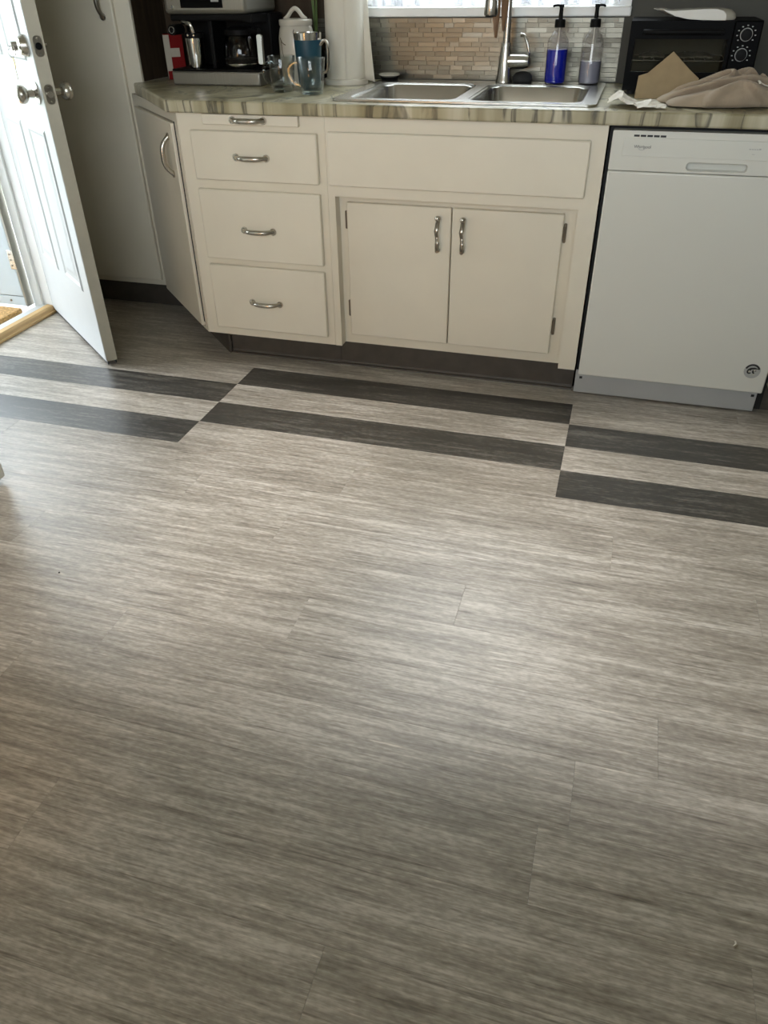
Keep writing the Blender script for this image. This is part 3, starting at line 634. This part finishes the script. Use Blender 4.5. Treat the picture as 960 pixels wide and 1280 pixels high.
# refrigerator at the left edge
rf = thing('refrigerator', 'white appliance with a square lower corner at the left edge of the floor', 'refrigerator', (0, 0, 0))
boxo('body', 'appliance_white', rf, -1.08, -0.455, -1.80, -1.032, 0.02, 1.70, bev=0.006)
boxo('door', 'appliance_white', rf, -0.45, -0.392, -1.80, -1.030, 0.016, 1.15, bev=0.008, seg=3)
boxo('freezer_door', 'appliance_white', rf, -0.45, -0.392, -1.80, -1.030, 1.158, 1.70, bev=0.008, seg=3)
for z0, z1 in ((0.6, 1.1), (1.2, 1.5)): boxo('handle', 'appliance_panel', rf, -0.388, -0.345, -1.76, -1.73, z0, z1, bev=0.006)
for x in (-1.02, -0.50):
    for y in (-1.74, -1.09): latheo('foot', 'rubber_black', rf, [(0.0, 0.0), (0.018, 0.0), (0.018, 0.02), (0, 0.02)], (x, y, 0), seg=12)

# ------------------------------------------------------------------ sink, faucet
sk = thing('kitchen_sink', 'stainless steel double bowl sink set into the worktop', 'sink')
SKX0, SKX1, SKY0, SKY1, SZ = 0.335, 1.176, 0.028, 0.628, 0.932
B1 = rrect(0.378, 0.732, 0.068, 0.520, 0.05); B2 = rrect(0.772, 1.130, 0.068, 0.520, 0.05)
bm = plate_with_holes(rrect(SKX0, SKX1, SKY0, SKY1, 0.03), [B1, B2], 0.9255, SZ); obj('rim', bm, 'steel_sink', sk, bev=0.003)
for (x0, x1) in ((0.378, 0.732), (0.772, 1.130)):
    bm = bmesh.new(); rings = []
    for ins, z, rr in ((0.0, SZ-0.002, 0.05), (0.006, SZ-0.01, 0.05), (0.014, 0.80, 0.055), (0.024, 0.765, 0.06), (0.06, 0.755, 0.06)):
        rings.append([bm.verts.new((x, y, z)) for x, y in rrect(x0+ins, x1-ins, 0.068+ins, 0.520-ins, rr)])
    for a, b in zip(rings, rings[1:]):
        n = len(a)
        for k in range(n): bm.faces.new((a[k], a[(k+1) % n], b[(k+1) % n], b[k]))
    bm.faces.new(rings[-1]); bw = obj('bowl', bm, 'steel_sink', sk, solid=0.0015)
    latheo('drain', 'chrome', bw, [(0.0, 0.0), (0.042, 0.0), (0.045, 0.004), (0.036, 0.005), (0.030, 0.001), (0.0, 0.001)], ((x0+x1)/2, 0.30, 0.756), seg=24)
fc = thing('kitchen_faucet', 'brushed steel pull-down faucet with side lever behind the sink', 'faucet', (0.812, 0.585, SZ+0.0005), 0.0)
latheo('body', 'steel', fc, [(0.0, 0.0), (0.030, 0.0), (0.0295, 0.006), (0.027, 0.012), (0.0225, 0.065), (0.0175, 0.118), (0.0165, 0.123), (0.0, 0.123)], seg=28)
neck = [(0, 0, 0.12)] + [(0, 0, z) for z in (0.16, 0.22, 0.28, 0.32)] + [(-0.028*(1-math.cos(a))/2, -0.10+0.10*math.cos(a), 0.34+0.10*math.sin(a)) for a in [PI*k/14 for k in range(15)]] + [(-0.028, -0.20, 0.32), (-0.028, -0.20, 0.30)]
tubeo('neck', 'steel', fc, neck, 0.0128, 14)
latheo('spray_head', 'steel', fc, [(0.0, 0.0), (0.021, 0.0), (0.0225, 0.004), (0.022, 0.03), (0.018, 0.075), (0.0155, 0.10), (0.0, 0.10)], (-0.028, -0.20, 0.2115), seg=24)
latheo('nozzle', 'black_plastic', fc, [(0.0, -0.003), (0.018, -0.003), (0.018, 0.0), (0.0, 0.0)], (-0.028, -0.20, 0.2113), seg=24)
latheo('lever_hub', 'steel', fc, [(0.0, 0.0), (0.0235, 0.0), (0.0235, 0.055), (0.019, 0.072), (0.008, 0.080), (0.0, 0.081)], (0.012, 0, 0.066), axis='X', seg=24)
lv = spline([(0.078, 0.0, 0.072), (0.084, -0.006, 0.09), (0.078, -0.006, 0.115), (0.068, -0.006, 0.138), (0.060, -0.008, 0.146), (0.050, -0.010, 0.147)], 5)
tubeo('lever', 'chrome', fc, lv, [0.004+0.003*(i/len(lv)) for i in range(len(lv))], 10, 1.0)
# strip of brown leather folded over the neck
ls = thing('brown_strap', 'brown tapered strap draped over the faucet neck', 'strap', (0.812, 0.585, SZ))
def strap_end(name, xs, y, wtop, ztop, ztip, lean, tilt):
    bm = bmesh.new(); n = 14; L = []
    for k in range(n+1):
        t = k/n; z = ztop+(ztip-ztop)*t; hw = wtop*(0.8+0.35*math.sin(min(1, t*1.6)*PI))*(1-t**3.0*0.86); x = xs+lean*t; yy = y+tilt*t + 0.004*math.sin(t*5)
        L.append([bm.verts.new((x+u*hw, yy+0.006*(abs(u))*(1 if u > 0 else -0.4), z)) for u in (-1, -0.5, 0, 0.5, 1)])
    for a, b in zip(L, L[1:]):
        for k in range(4): bm.faces.new((a[k], a[k+1], b[k+1], b[k]))
    obj(name, bm, 'leather_brown', ls, solid=0.003)
strap_end('strap_end', -0.030, -0.145, 0.024, 0.452, 0.146, 0.014, 0.0)
strap_end('strap_end', -0.012, -0.030, 0.022, 0.452, 0.160, 0.002, 0.008)
bm = bmesh.new(); gr = []
for k in range(11):
    y = -0.145+0.115*k/10; gr.append([bm.verts.new((x, y, 0.452+0.008*math.sin(PI*k/10))) for x in (-0.045, -0.02, 0.004)])
for a, b in zip(gr, gr[1:]):
    for k in range(2): bm.faces.new((a[k], a[k+1], b[k+1], b[k]))
obj('strap_fold', bm, 'leather_brown', ls, solid=0.003)

sp = latheo('sink_stopper', 'rubber_black', None, [(0.0, 0.0), (0.032, 0.0), (0.036, 0.006), (0.034, 0.020), (0.026, 0.030), (0.012, 0.034), (0.0, 0.034)], seg=24)
sp.location = (0.878, 0.592, SZ+0.0005); tag(sp, 'black rubber stopper on the sink deck beside the faucet', 'stopper')
ds = thing('soap_dish', 'small pale dish with dark base beside the paper towel roll', 'dish', (0.375, 0.592, SZ+0.0005))
latheo('base', 'black_plastic', ds, [(0.0, 0.0), (0.030, 0.0), (0.034, 0.011), (0.0, 0.011)], seg=28)
latheo('dish', 'ceramic_white', ds, [(0.0, 0.0115), (0.030, 0.0115), (0.040, 0.017), (0.041, 0.021), (0.038, 0.0215), (0.028, 0.016), (0.0, 0.015)], seg=32)

# soap pump bottles
def pump_bottle(label, loc, liq, zliq, rotz):
    b = thing('soap_bottle', label, 'bottle', loc, rotz, 'pump bottles behind the sink')
    R = 0.0365
    latheo('bottle', 'bottle_plastic', b, [(0.0, 0.0), (R-0.004, 0.0), (R, 0.005), (R, 0.122), (R-0.003, 0.134), (0.018, 0.160), (0.0135, 0.166), (0.0135, 0.172)], seg=32, cap=False)
    latheo('liquid', liq, b, [(0.0, 0.003), (R-0.005, 0.003), (R-0.0015, 0.007), (R-0.0015, zliq), (0.0, zliq)], seg=32)
    tubeo('dip_tube', 'plastic_white', b, [(0, 0, zliq+0.001), (0, 0, 0.17)], 0.003, 8)
    latheo('collar', 'black_plastic', b, [(0.0, 0.170), (0.0175, 0.170), (0.0175, 0.1925), (0.015, 0.195), (0.0, 0.195)], seg=28)
    latheo('pump_stem', 'black_plastic', b, [(0.0, 0.195), (0.0075, 0.195), (0.0065, 0.215), (0.0065, 0.227), (0.0085, 0.228), (0.0085, 0.236), (0.0, 0.237)], seg=16)
    tubeo('nozzle', 'black_plastic', b, spline([(0.0, 0, 0.2325), (-0.014, 0, 0.2335), (-0.024, 0, 0.2325), (-0.028, 0, 0.229)], 4), 0.0035, 8)
pump_bottle('clear pump bottle half full of blue soap behind the sink', (0.996, 0.566, SZ+0.0005), 'blue_soap', 0.105, 0.1)
pump_bottle('clear pump bottle with pale grey soap near the toaster oven', (1.1145, 0.577, SZ+0.0005), 'grey_soap', 0.070, PI-0.3)

# ------------------------------------------------------------------ things on the left of the worktop
CZ = CT+0.0006
# coffee maker
cm = thing('coffee_maker', 'stainless and black coffee maker with glass carafe and milk cup', 'coffee maker', (-0.24, 0.37, CZ), 0.0)
def cb(n, m, x0, x1, y0, y1, z0, z1, bev=0.004, par=None): return boxo(n, m, par or cm, x0, x1, y0, y1, z0, z1, bev=bev)
cb('base', 'steel_dull', -0.182, 0.180, 0.0, 0.27, 0.0, 0.046, 0.006)
cb('base_top', 'black_plastic', -0.180, 0.178, 0.002, 0.268, 0.0465, 0.053, 0.003)
cb('back_column', 'black_plastic', -0.178, 0.176, 0.15, 0.268, 0.0535, 0.225, 0.006)
cb('divider', 'black_plastic', -0.022, -0.006, 0.03, 0.149, 0.0535, 0.215, 0.003)
bm = bmesh.new(); add_prism(bm, [(-0.160, 0.205), (0.120, 0.205), (0.165, 0.195), (0.165, 0.226), (-0.160, 0.226)], lambda u, v, d: (u, d, v), 0.01, 0.149); obj('brew_head', bm, 'black_plastic', cm, bev=0.004)
up_ = cb('top_housing', 'steel_dull', -0.168, 0.155, -0.012, 0.266, 0.2265, 0.385, 0.014)
cb('display', 'black_gloss', -0.098, 0.068, -0.0155, -0.0125, 0.245, 0.335, 0.004, up_)
cb('display_window', 'grey_plastic', 0.025, 0.055, -0.017, -0.0157, 0.263, 0.280, 0.004, up_)
for x, z in ((-0.132, 0.248), (-0.132, 0.275), (-0.132, 0.305)): latheo('button', 'chrome', up_, [(0, 0), (0.0075, 0), (0.0075, 0.003), (0.005, 0.005), (0, 0.005)], (x, -0.0125, z), axis='-Y', seg=16)
# milk cup with chrome spout bracket
mc = latheo('milk_cup', 'chrome', cm, [(0.0, 0.0), (0.030, 0.0), (0.031, 0.004), (0.0345, 0.097), (0.0, 0.097)], (-0.092, 0.046, 0.0535), seg=28)
latheo('cup_lid', 'black_plastic', mc, [(0.0, 0.0), (0.035, 0.0), (0.034, 0.016), (0.0, 0.016)], (-0.092, 0.046, 0.151), seg=28)
tubeo('spout_bracket', 'chrome', cm, spline([(-0.118, 0.018, 0.203), (-0.10, 0.012, 0.2), (-0.083, 0.010, 0.195), (-0.078, 0.012, 0.18), (-0.076, 0.014, 0.168)], 5), 0.0085, 10)
for x in (-0.098, -0.074): latheo('chrome_stud', 'chrome', cm, [(0, 0), (0.005, 0), (0.004, 0.004), (0, 0.005)], (x, 0.0095, 0.161), axis='-Y', seg=12)
tubeo('side_knob', 'black_plastic', cm, [(-0.150, 0.06, 0.178), (-0.150, -0.01, 0.178)], 0.017, 16)
bm = bmesh.new(); add_tube(bm, [(-0.150+0.010*math.cos(a), -0.0115, 0.178+0.010*math.sin(a)) for a in [2*PI*k/16 for k in range(17)]], 0.002, 6); obj('knob_ring', bm, 'chrome', cm)
# carafe
ca = latheo('carafe', 'carafe_glass', cm, [(0.0, 0.0), (0.056, 0.0), (0.064, 0.012), (0.066, 0.05), (0.060, 0.085), (0.050, 0.105)], (0.080, 0.075, 0.054), seg=32, cap=False)
latheo('carafe_band', 'chrome', ca, [(0.0572, 0.0), (0.0655, 0.010), (0.0660, 0.016), (0.0645, 0.016)], (0.080, 0.075, 0.0542), seg=32, cap=False)
latheo('carafe_lid', 'black_plastic', ca, [(0.0, 0.0), (0.053, 0.0), (0.053, 0.016), (0.03, 0.026), (0.0, 0.027)], (0.080, 0.075, 0.160), seg=32)
latheo('coffee', 'void_dark', ca, [(0.0, 0.001), (0.054, 0.001), (0.062, 0.012), (0.0635, 0.03), (0.0, 0.03)], (0.080, 0.075, 0.0546), seg=32)
bm = bmesh.new(); add_prism(bm, rrect(0.170, 0.192, 0.068, 0.165, 0.008, 4), lambda u, v, d: (u, d, v), 0.020, 0.034); ch = obj('carafe_handle', bm, 'chrome', ca, bev=0.002)
bm = bmesh.new(); add_tube(bm, [(0.125, 0.06, 0.170), (0.150, 0.045, 0.176), (0.181, 0.028, 0.174)], 0.010, 8); obj('handle_arm', bm, 'black_plastic', ch)

# carton behind the coffee maker
rb = thing('red_carton', 'red and white carton standing between coffee maker and tall cabinet', 'carton', (-0.520, 0.585, CZ), 0.55)
boxo('box', 'carton_red', rb, -0.036, 0.036, -0.03, 0.03, 0.0, 0.155, bev=0.001)
boxo('white_side', 'carton_white', rb, -0.0375, -0.0362, -0.0295, 0.0295, 0.003, 0.153)
boxo('white_side', 'carton_white', rb, -0.0362, -0.015, -0.0315, -0.0302, 0.03, 0.153)
boxo('white_patch', 'carton_white', rb, -0.0148, 0.02, -0.0315, -0.0302, 0.078, 0.108)

# canister
cn = thing('canister', 'white ceramic canister with loop-handled lid behind the mugs', 'canister', (0.044, 0.500, CZ))
latheo('body', 'ceramic_white', cn, [(0.0, 0.0), (0.058, 0.0), (0.061, 0.006), (0.0665, 0.09), (0.066, 0.150), (0.061, 0.175), (0.057, 0.186), (0.0, 0.186)], seg=36)
ld = latheo('lid', 'ceramic_white', cn, [(0.0, 0.1865), (0.060, 0.1865), (0.061, 0.190), (0.061, 0.203), (0.058, 0.206), (0.030, 0.209), (0.0, 0.210)], seg=36)
bm = bmesh.new(); add_tube(bm, spline([(-0.042, 0, 0.205), (-0.028, 0, 0.215), (-0.013, 0, 0.232), (0.0, 0, 0.238), (0.013, 0, 0.232), (0.028, 0, 0.215), (0.042, 0, 0.205)], 5), 0.0075, 10, 1.3); obj('loop_handle', bm, 'ceramic_white', ld)
def on_can(a, z, r=0.0664): return (r*math.sin(a), -r*math.cos(a), z)
for pts in (((-0.75, 0.150), (-0.55, 0.135), (-0.3, 0.128)), ((-0.65, 0.142), (-0.6, 0.11), (-0.5, 0.09)), ((0.25, 0.176), (0.18, 0.165))):
    tubeo('painted_branch', 'ceramic_mark', cn, spline([on_can(a, z, 0.0664 if z < 0.155 else 0.0625) for a, z in pts], 5), 0.0016, 6)

# tumbler
tb = thing('tumbler', 'dark blue insulated tumbler with steel rim behind the glass mugs', 'tumbler', (0.144, 0.352, CZ))
latheo('cup', 'tumbler_blue', tb, [(0.0, 0.0), (0.036, 0.0), (0.038, 0.004), (0.0485, 0.150), (0.0, 0.150)], seg=36)
latheo('rim', 'chrome', tb, [(0.0482, 0.1505), (0.0495, 0.172), (0.047, 0.1725), (0.044, 0.152)], seg=36, cap=False)
latheo('inner_lid', 'black_plastic', tb, [(0.0, 0.158), (0.0445, 0.158), (0.0445, 0.163), (0.0, 0.163)], seg=30)
tubeo('handle', 'nickel_dark', tb, spline([(0.046, 0.0, 0.135), (0.062, 0.0, 0.148), (0.074, 0.0, 0.135), (0.074, 0.0, 0.08), (0.066, 0.0, 0.055), (0.042, 0.0, 0.05)], 5), 0.0055, 10, 1.4)

# glass mugs
def glass_mug(label, loc, rotz):
    g = thing('glass_mug', label, 'mug', loc, rotz, 'clear glass mugs')
    latheo('cup', 'clear_glass', g, [(0.0, 0.0), (0.034, 0.0), (0.037, 0.004), (0.0405, 0.03), (0.0475, 0.107), (0.0465, 0.109), (0.045, 0.107), (0.038, 0.03), (0.034, 0.016), (0.0, 0.014)], seg=36)
    latheo('thick_base', 'clear_glass', g, [(0.0, 0.003), (0.030, 0.003), (0.0335, 0.006), (0.0335, 0.012), (0.0, 0.012)], seg=30)
    tubeo('handle', 'clear_glass', g, spline([(-0.042, 0, 0.092), (-0.060, 0, 0.092), (-0.078, 0, 0.078), (-0.078, 0, 0.056), (-0.064, 0, 0.034), (-0.040, 0, 0.024)], 6), 0.0052, 10, 1.2)
glass_mug('clear glass mug at left, handle turned to the camera, beside the coffee maker', (0.083, 0.245, CZ), math.radians(62))
glass_mug('clear glass mug at right with handle to the left, before the blue tumbler', (0.212, 0.196, CZ), math.radians(8))

# paper towel roll
pt = thing('paper_towel_roll', 'white paper towel roll with a loose hanging sheet by the sink', 'paper towel', (0.224, 0.525, CZ))
latheo('holder_base', 'plastic_white', pt, [(0.0, 0.0), (0.082, 0.0), (0.083, 0.004), (0.082, 0.016), (0.078, 0.019), (0.0, 0.019)], seg=48)
latheo('roll', 'paper', pt, [(0.019, 0.0195), (0.071, 0.0195), (0.072, 0.022), (0.069, 0.296), (0.068, 0.298), (0.019, 0.298)], seg=64)
latheo('spindle', 'plastic_white', pt, [(0.0, 0.0195), (0.010, 0.0195), (0.010, 0.315), (0.016, 0.32), (0.012, 0.335), (0.0, 0.337)], seg=20)
bm = bmesh.new(); gr = []
for j in range(15):
    t = j/14; z = 0.297 - t*0.283; ext = 0.012 + 0.050*t**1.3; row = []
    for k in range(15):
        u = k/14
        if u < 0.5:
            a = math.radians(-72 + 72*u/0.5); R = 0.0725 + 0.006*t*u; row.append((R*math.cos(a), R*math.sin(a), z))
        else:
            q = (u-0.5)/0.5; row.append((0.0725+0.003*t + ext*q*0.75, 0.0 + 0.03*q - 0.06*t*q, z - 0.004*q))
    gr.append([bm.verts.new(p) for p in row])
for a, b in zip(gr, gr[1:]):
    for k in range(14): bm.faces.new((a[k], a[k+1], b[k+1], b[k]))
obj('loose_sheet', bm, 'paper', pt, solid=0.0006)

# slim vase with green stems behind the canister
vs = thing('stem_vase', 'dark slim vase with thin green stems behind the canister', 'vase', (0.075, 0.63, CZ))
latheo('vase', 'black_plastic', vs, [(0.0, 0.0), (0.03, 0.0), (0.034, 0.03), (0.028, 0.09), (0.014, 0.13), (0.016, 0.145), (0.0, 0.145)], seg=24)
for dx, dy in ((-0.02, 0.0), (-0.006, -0.012), (0.008, 0.006)):
    tubeo('stem', 'leaf_green', vs, spline([(dx*0.2, dy*0.2, 0.14), (dx*0.4, dy*0.5, 0.22), (dx*0.9, dy, 0.32), (dx*1.6, dy*1.4, 0.38)], 5), [0.0035-0.0001*i for i in range(16)], 6, 2.0)

# ------------------------------------------------------------------ things on the right of the worktop
to = thing('toaster_oven', 'black toaster oven with glass door and two dials', 'toaster oven', (1.430, 0.345, CZ))
def tbx(n, m, x0, x1, y0, y1, z0, z1, bev=0.003, par=None): return boxo(n, m, par or to, x0, x1, y0, y1, z0, z1, bev=bev)
TH = 0.204
bm = bmesh.new()                                                      # shell with an open cavity
for b in ((-0.193, 0.193, 0.012, 0.29, TH-0.016, TH), (-0.193, 0.193, 0.012, 0.29, 0.012, 0.030), (-0.193, -0.177, 0.012, 0.29, 0.030, TH-0.016), (0.112, 0.193, 0.012, 0.29, 0.030, TH-0.016), (-0.177, 0.112, 0.275, 0.29, 0.030, TH-0.016)): add_box(bm, *b)
obj('shell', bm, 'black_plastic', to, smooth=False)
bm = bmesh.new()
for b in ((-0.176, 0.111, 0.02, 0.274, 0.0305, 0.033), (-0.176, 0.111, 0.27, 0.274, 0.033, TH-0.017)): add_box(bm, *b)
obj('cavity_liner', bm, 'oven_cavity', to, smooth=False)
dn = bmesh.new()
for b in ((-0.193, 0.110, 0.0, 0.011, TH-0.048, TH), (-0.193, 0.110, 0.0, 0.011, 0.014, 0.066), (-0.193, -0.176, 0.0, 0.011, 0.066, TH-0.048), (0.100, 0.110, 0.0, 0.011, 0.066, TH-0.048)): add_box(dn, *b)
dro = obj('door', dn, 'black_gloss', to, smooth=False)
boxo('glass', 'smoked_glass', dro, -0.175, 0.099, 0.004, 0.007, 0.0665, TH-0.0485)
tubeo('handle', 'black_plastic', dro, [(-0.15, 0.0, TH-0.03), (-0.15, -0.022, TH-0.028), (-0.13, -0.026, TH-0.028), (0.06, -0.026, TH-0.028), (0.08, -0.022, TH-0.028), (0.08, 0.0, TH-0.03)], 0.007, 10)
cp = tbx('control_panel', 'black_gloss', 0.1115, 0.193, 0.0, 0.0115, 0.014, TH, 0.004)
for kx, kz in ((0.150, 0.168), (0.147, 0.115)):
    latheo('dial', 'black_plastic', cp, [(0, 0), (0.0165, 0), (0.015, 0.016), (0.0, 0.017)], (kx, -0.0002, kz), axis='-Y', seg=24)
    bm = bmesh.new(); add_tube(bm, [(kx+0.0165*math.cos(a), -0.002, kz+0.0165*math.sin(a)) for a in [2*PI*k/28 for k in range(29)]], 0.0015, 6); obj('dial_ring', bm, 'mark_grey', cp)
    for k in range(9):
        a = math.radians(-35+k*31.5); x = kx+0.026*math.cos(a); z = kz+0.024*math.sin(a)
        boxo('dial_mark', 'mark_grey', cp, x-0.0022, x+0.0022, -0.0008, -0.0001, z-0.0014, z+0.0014)
bm = bmesh.new()
for k in range(10): add_tube(bm, [(-0.17+k*0.031, 0.03, 0.098), (-0.17+k*0.031, 0.268, 0.098)], 0.0015, 6)
add_tube(bm, [(-0.1755, 0.03, 0.0955), (0.1105, 0.03, 0.0955)], 0.0018, 6); add_tube(bm, [(-0.1755, 0.26, 0.0955), (0.1105, 0.26, 0.0955)], 0.0018, 6)
obj('rack', bm, 'chrome', to)
for x0, x1 in ((-0.155, -0.075), (-0.055, 0.07)):
    bm = bmesh.new(); g = []
    for i in range(13):
        g.append([bm.verts.new((x0+(x1-x0)*i/12, 0.05+0.12*j/8, 0.1005+0.006*random.random()+0.010*math.sin(PI*i/12)*math.sin(PI*j/8))) for j in range(9)])
    for a, b in zip(g, g[1:]):
        for k in range(8): bm.faces.new((a[k], a[k+1], b[k+1], b[k]))
    fo = tag(obj('foil_sheet', bm, 'foil', None, solid=0.001), 'crumpled foil at the %s of the rack inside the toaster oven' % ('left' if x0 < -0.1 else 'right'), 'foil', 'foil in the toaster oven'); fo.location = to.location
for x in (-0.165, 0.165):
    for y in (0.04, 0.26): latheo('foot', 'rubber_black', to, [(0, 0), (0.012, 0), (0.014, 0.012), (0, 0.012)], (x, y, 0), seg=12)
# upside-down platter on top
pf = thing('platter', 'pale curved oblong platter lying on top of the toaster oven', 'platter', (1.425, 0.425, CZ+TH+0.0005), -0.03)
bm = bmesh.new(); G = []
top = [(-0.128, 0.0300), (-0.11, 0.0272), (-0.08, 0.0262), (-0.03, 0.0285), (0.03, 0.0310), (0.08, 0.0308), (0.105, 0.0265), (0.118, 0.017), (0.122, 0.004)]
bot = [(-0.127, 0.0280), (-0.11, 0.0215), (-0.08, 0.0120), (-0.03, 0.0040), (0.03, 0.0010), (0.08, 0.0002), (0.100, 0.0002), (0.112, 0.0002), (0.119, 0.0002)]
for j in range(9):
    v = -1+2*j/8; k = math.sqrt(max(0.0, 1-abs(v)**3*0.45)); y = v*0.075
    G.append([bm.verts.new((x*k, y, z*(0.75+0.25*k))) for x, z in top+bot[::-1]])
for p, q in zip(G, G[1:]):
    n = len(p)
    for i in range(n): bm.faces.new((p[i], p[(i+1) % n], q[(i+1) % n], q[i]))
bm.faces.new(G[0]); bm.faces.new(G[-1]); obj('dish', bm, 'ceramic_white', pf)

# cardboard flap behind the towel
bm = bmesh.new(); add_prism(bm, [(-0.085, 0.0), (0.09, 0.0), (0.10, 0.055), (0.068, 0.078), (0.012, 0.125), (-0.055, 0.068), (-0.082, 0.060)], lambda u, v, d: (u, d+v*0.42, v), 0.0, 0.003)
kb = tag(obj('cardboard_piece', bm, 'cardboard', None), 'torn brown cardboard piece leaning on the toaster oven', 'cardboard'); kb.location = (1.365, 0.262, CZ)
# rumpled dish towel: a height field with ridges along a few fold lines
tw = thing('dish_towel', 'rumpled beige dish towel heaped before the toaster oven', 'towel', (1.535, 0.160, CZ))
def seg_d(px, py, line):
    best = 9.0; bt = 0.0; n = len(line)-1
    for i in range(n):
        ax, ay = line[i]; bx, by = line[i+1]; dx, dy = bx-ax, by-ay; t = max(0.0, min(1.0, ((px-ax)*dx+(py-ay)*dy)/(dx*dx+dy*dy)))
        d = math.hypot(px-ax-t*dx, py-ay-t*dy)
        if d < best: best = d; bt = (i+t)/n
    return best, bt
def curve2(pts): return [(v.x, v.y) for v in spline([(p[0], p[1], 0) for p in pts], 5)]
FOLDS = [([(-0.22, -0.055), (-0.10, -0.085), (0.04, -0.088), (0.15, -0.060), (0.20, 0.0)], 0.0323, 0.0152),
         ([(-0.20, -0.020), (-0.08, -0.050), (0.04, -0.055), (0.12, -0.030), (0.14, 0.03)], 0.0342, 0.0133),
         ([(-0.19, -0.072), (-0.10, -0.105), (0.02, -0.108), (0.10, -0.095)], 0.0200, 0.0100),
         ([(-0.05, -0.105), (0.05, -0.075), (0.13, -0.085)], 0.0180, 0.0090),
         ([(-0.10, 0.040), (-0.02, 0.020), (0.02, -0.012), (0.00, -0.035), (-0.06, -0.035)], 0.0380, 0.0114),
         ([(0.03, 0.06), (0.06, 0.030), (0.075, 0.0), (0.055, -0.025), (0.03, -0.018)], 0.0323, 0.0095),
         ([(0.10, 0.07), (0.115, 0.03), (0.10, -0.005)], 0.0266, 0.0095),
         ([(-0.16, 0.030), (-0.08, 0.0), (-0.03, -0.012)], 0.0247, 0.0114),
         ([(0.16, 0.06), (0.19, 0.02), (0.18, -0.03)], 0.0247, 0.0123)]
FOLDS = [(curve2([(x*0.88, y*0.86) for x, y in p]), amp, sg) for p, amp, sg in FOLDS]
def towel_h(x, y):
    u = x/0.19; v = y/0.098; rr_ = math.hypot(u, v)
    if rr_ >= 1: return 0.004
    peak = 0.042 + 0.040*math.exp(-((x-0.06)/0.11)**2)
    h = 0.004 + peak*(1-rr_**3.2)**0.8
    return max(0.004, h + 0.7*towel_f(x, y)*min(1.0, (1-rr_)*5))
def towel_f(x, y):
    f = 0.0
    for line, amp, sg in FOLDS:
        d, t = seg_d(x, y, line); w_ = math.sin(PI*min(1, max(0, 0.08+0.84*t)))
        f += amp*w_*(1.25*math.exp(-(d/sg)**2) - 0.62*math.exp(-(d/(sg*2.1))**2))
    return f
bm = bmesh.new(); NX, NY = 130, 76; G = []
for i in range(NX+1):
    row = []
    for j in range(NY+1):
        u = -1+2*i/NX; v = -1+2*j/NY; m_ = max(abs(u), abs(v)); rd = math.hypot(u, v); k = m_/rd if rd > 1e-6 else 1.0
        an = math.atan2(v, u); e = 1 + 0.05*math.sin(3*an+0.7) + 0.035*math.sin(8*an+2)
        x = 0.19*u*k; y = 0.098*v*k
        row.append(bm.verts.new((x*e - 0.45*towel_f(x, y), y*e - 1.9*towel_f(x, y)*max(0.0, min(1.0, 0.6-y*8)), towel_h(x, y))))
    G.append(row)
for p, q in zip(G, G[1:]):
    for k in range(NY): bm.faces.new((p[k], p[k+1], q[k+1], q[k]))
obj('cloth', bm, 'towel_beige', tw, solid=0.004)
def hem(path, hw):
    line = spline([(p[0], p[1], 0) for p in path], 6); L = []; bm = bmesh.new()
    for i, p in enumerate(line):
        t = (line[min(i+1, len(line)-1)]-line[max(i-1, 0)]).normalized(); n = Vector((-t.y, t.x, 0))
        L.append([bm.verts.new((p.x+n.x*hw*c, p.y+n.y*hw*c, towel_h(p.x+n.x*hw*c, p.y+n.y*hw*c)+0.005)) for c in (-1, 0, 1)])
    for a_, b_ in zip(L, L[1:]):
        for k in range(2): bm.faces.new((a_[k], a_[k+1], b_[k+1], b_[k]))
    obj('hem', bm, 'towel_hem', tw, solid=0.003)
hem([(0.100, 0.050), (0.125, 0.0), (0.120, -0.038), (0.080, -0.066)], 0.005)
# crumpled white paper at the left end of the towel
bm = bmesh.new(); rnd = random.Random(3); G = []
for i in range(17):
    row = []
    for j in range(9):
        u = i/16; v = j/8; wv = 0.030+0.030*math.sin(PI*min(1, u*1.1))
        z = 0.003 + 0.034*math.exp(-((u-0.22)/0.20)**2)*math.sin(PI*min(1, 0.15+v*0.8)) + 0.016*math.exp(-((u-0.75)/0.18)**2)*math.sin(PI*v) + 0.006*rnd.random()
        row.append(bm.verts.new((-0.085+0.165*u+0.005*rnd.uniform(-1, 1), -wv+2*wv*v-0.045*u+0.004*rnd.uniform(-1, 1), z)))
    G.append(row)
for p, q in zip(G, G[1:]):
    for k in range(8): bm.faces.new((p[k], p[k+1], q[k+1], q[k]))
ps = tag(obj('crumpled_paper', bm, 'paper_scrap', None, smooth=False, solid=0.001), 'crumpled white paper at the left end of the beige towel', 'paper'); ps.location = (1.290, 0.085, CZ)

# crumbs on the floor
for x, y, m, lab in ((1.634, -1.877, 'paper_scrap', 'tiny white crumb on the floor at lower right'), ):
    bm = bmesh.new(); add_tube(bm, spline([(-0.003, -0.004, 0.0015), (0.001, 0.0, 0.002), (0.0, 0.005, 0.0015)], 4), [0.001, 0.0013, 0.0015, 0.0015, 0.0015, 0.0015, 0.0015, 0.0013, 0.001], 6)
    o = tag(obj('crumb', bm, m, None), lab, 'crumb'); o.location = (x, y, 0.0002)
bm = bmesh.new(); add_lathe(bm, [(0.0, 0), (0.0025, 0.0), (0.0022, 0.0018), (0, 0.002)], 8); o = tag(obj('crumb', bm, 'mark_black', None), 'tiny black speck on the floor near the left edge', 'crumb')
o.location = (0.037, -1.372, 0.0002)
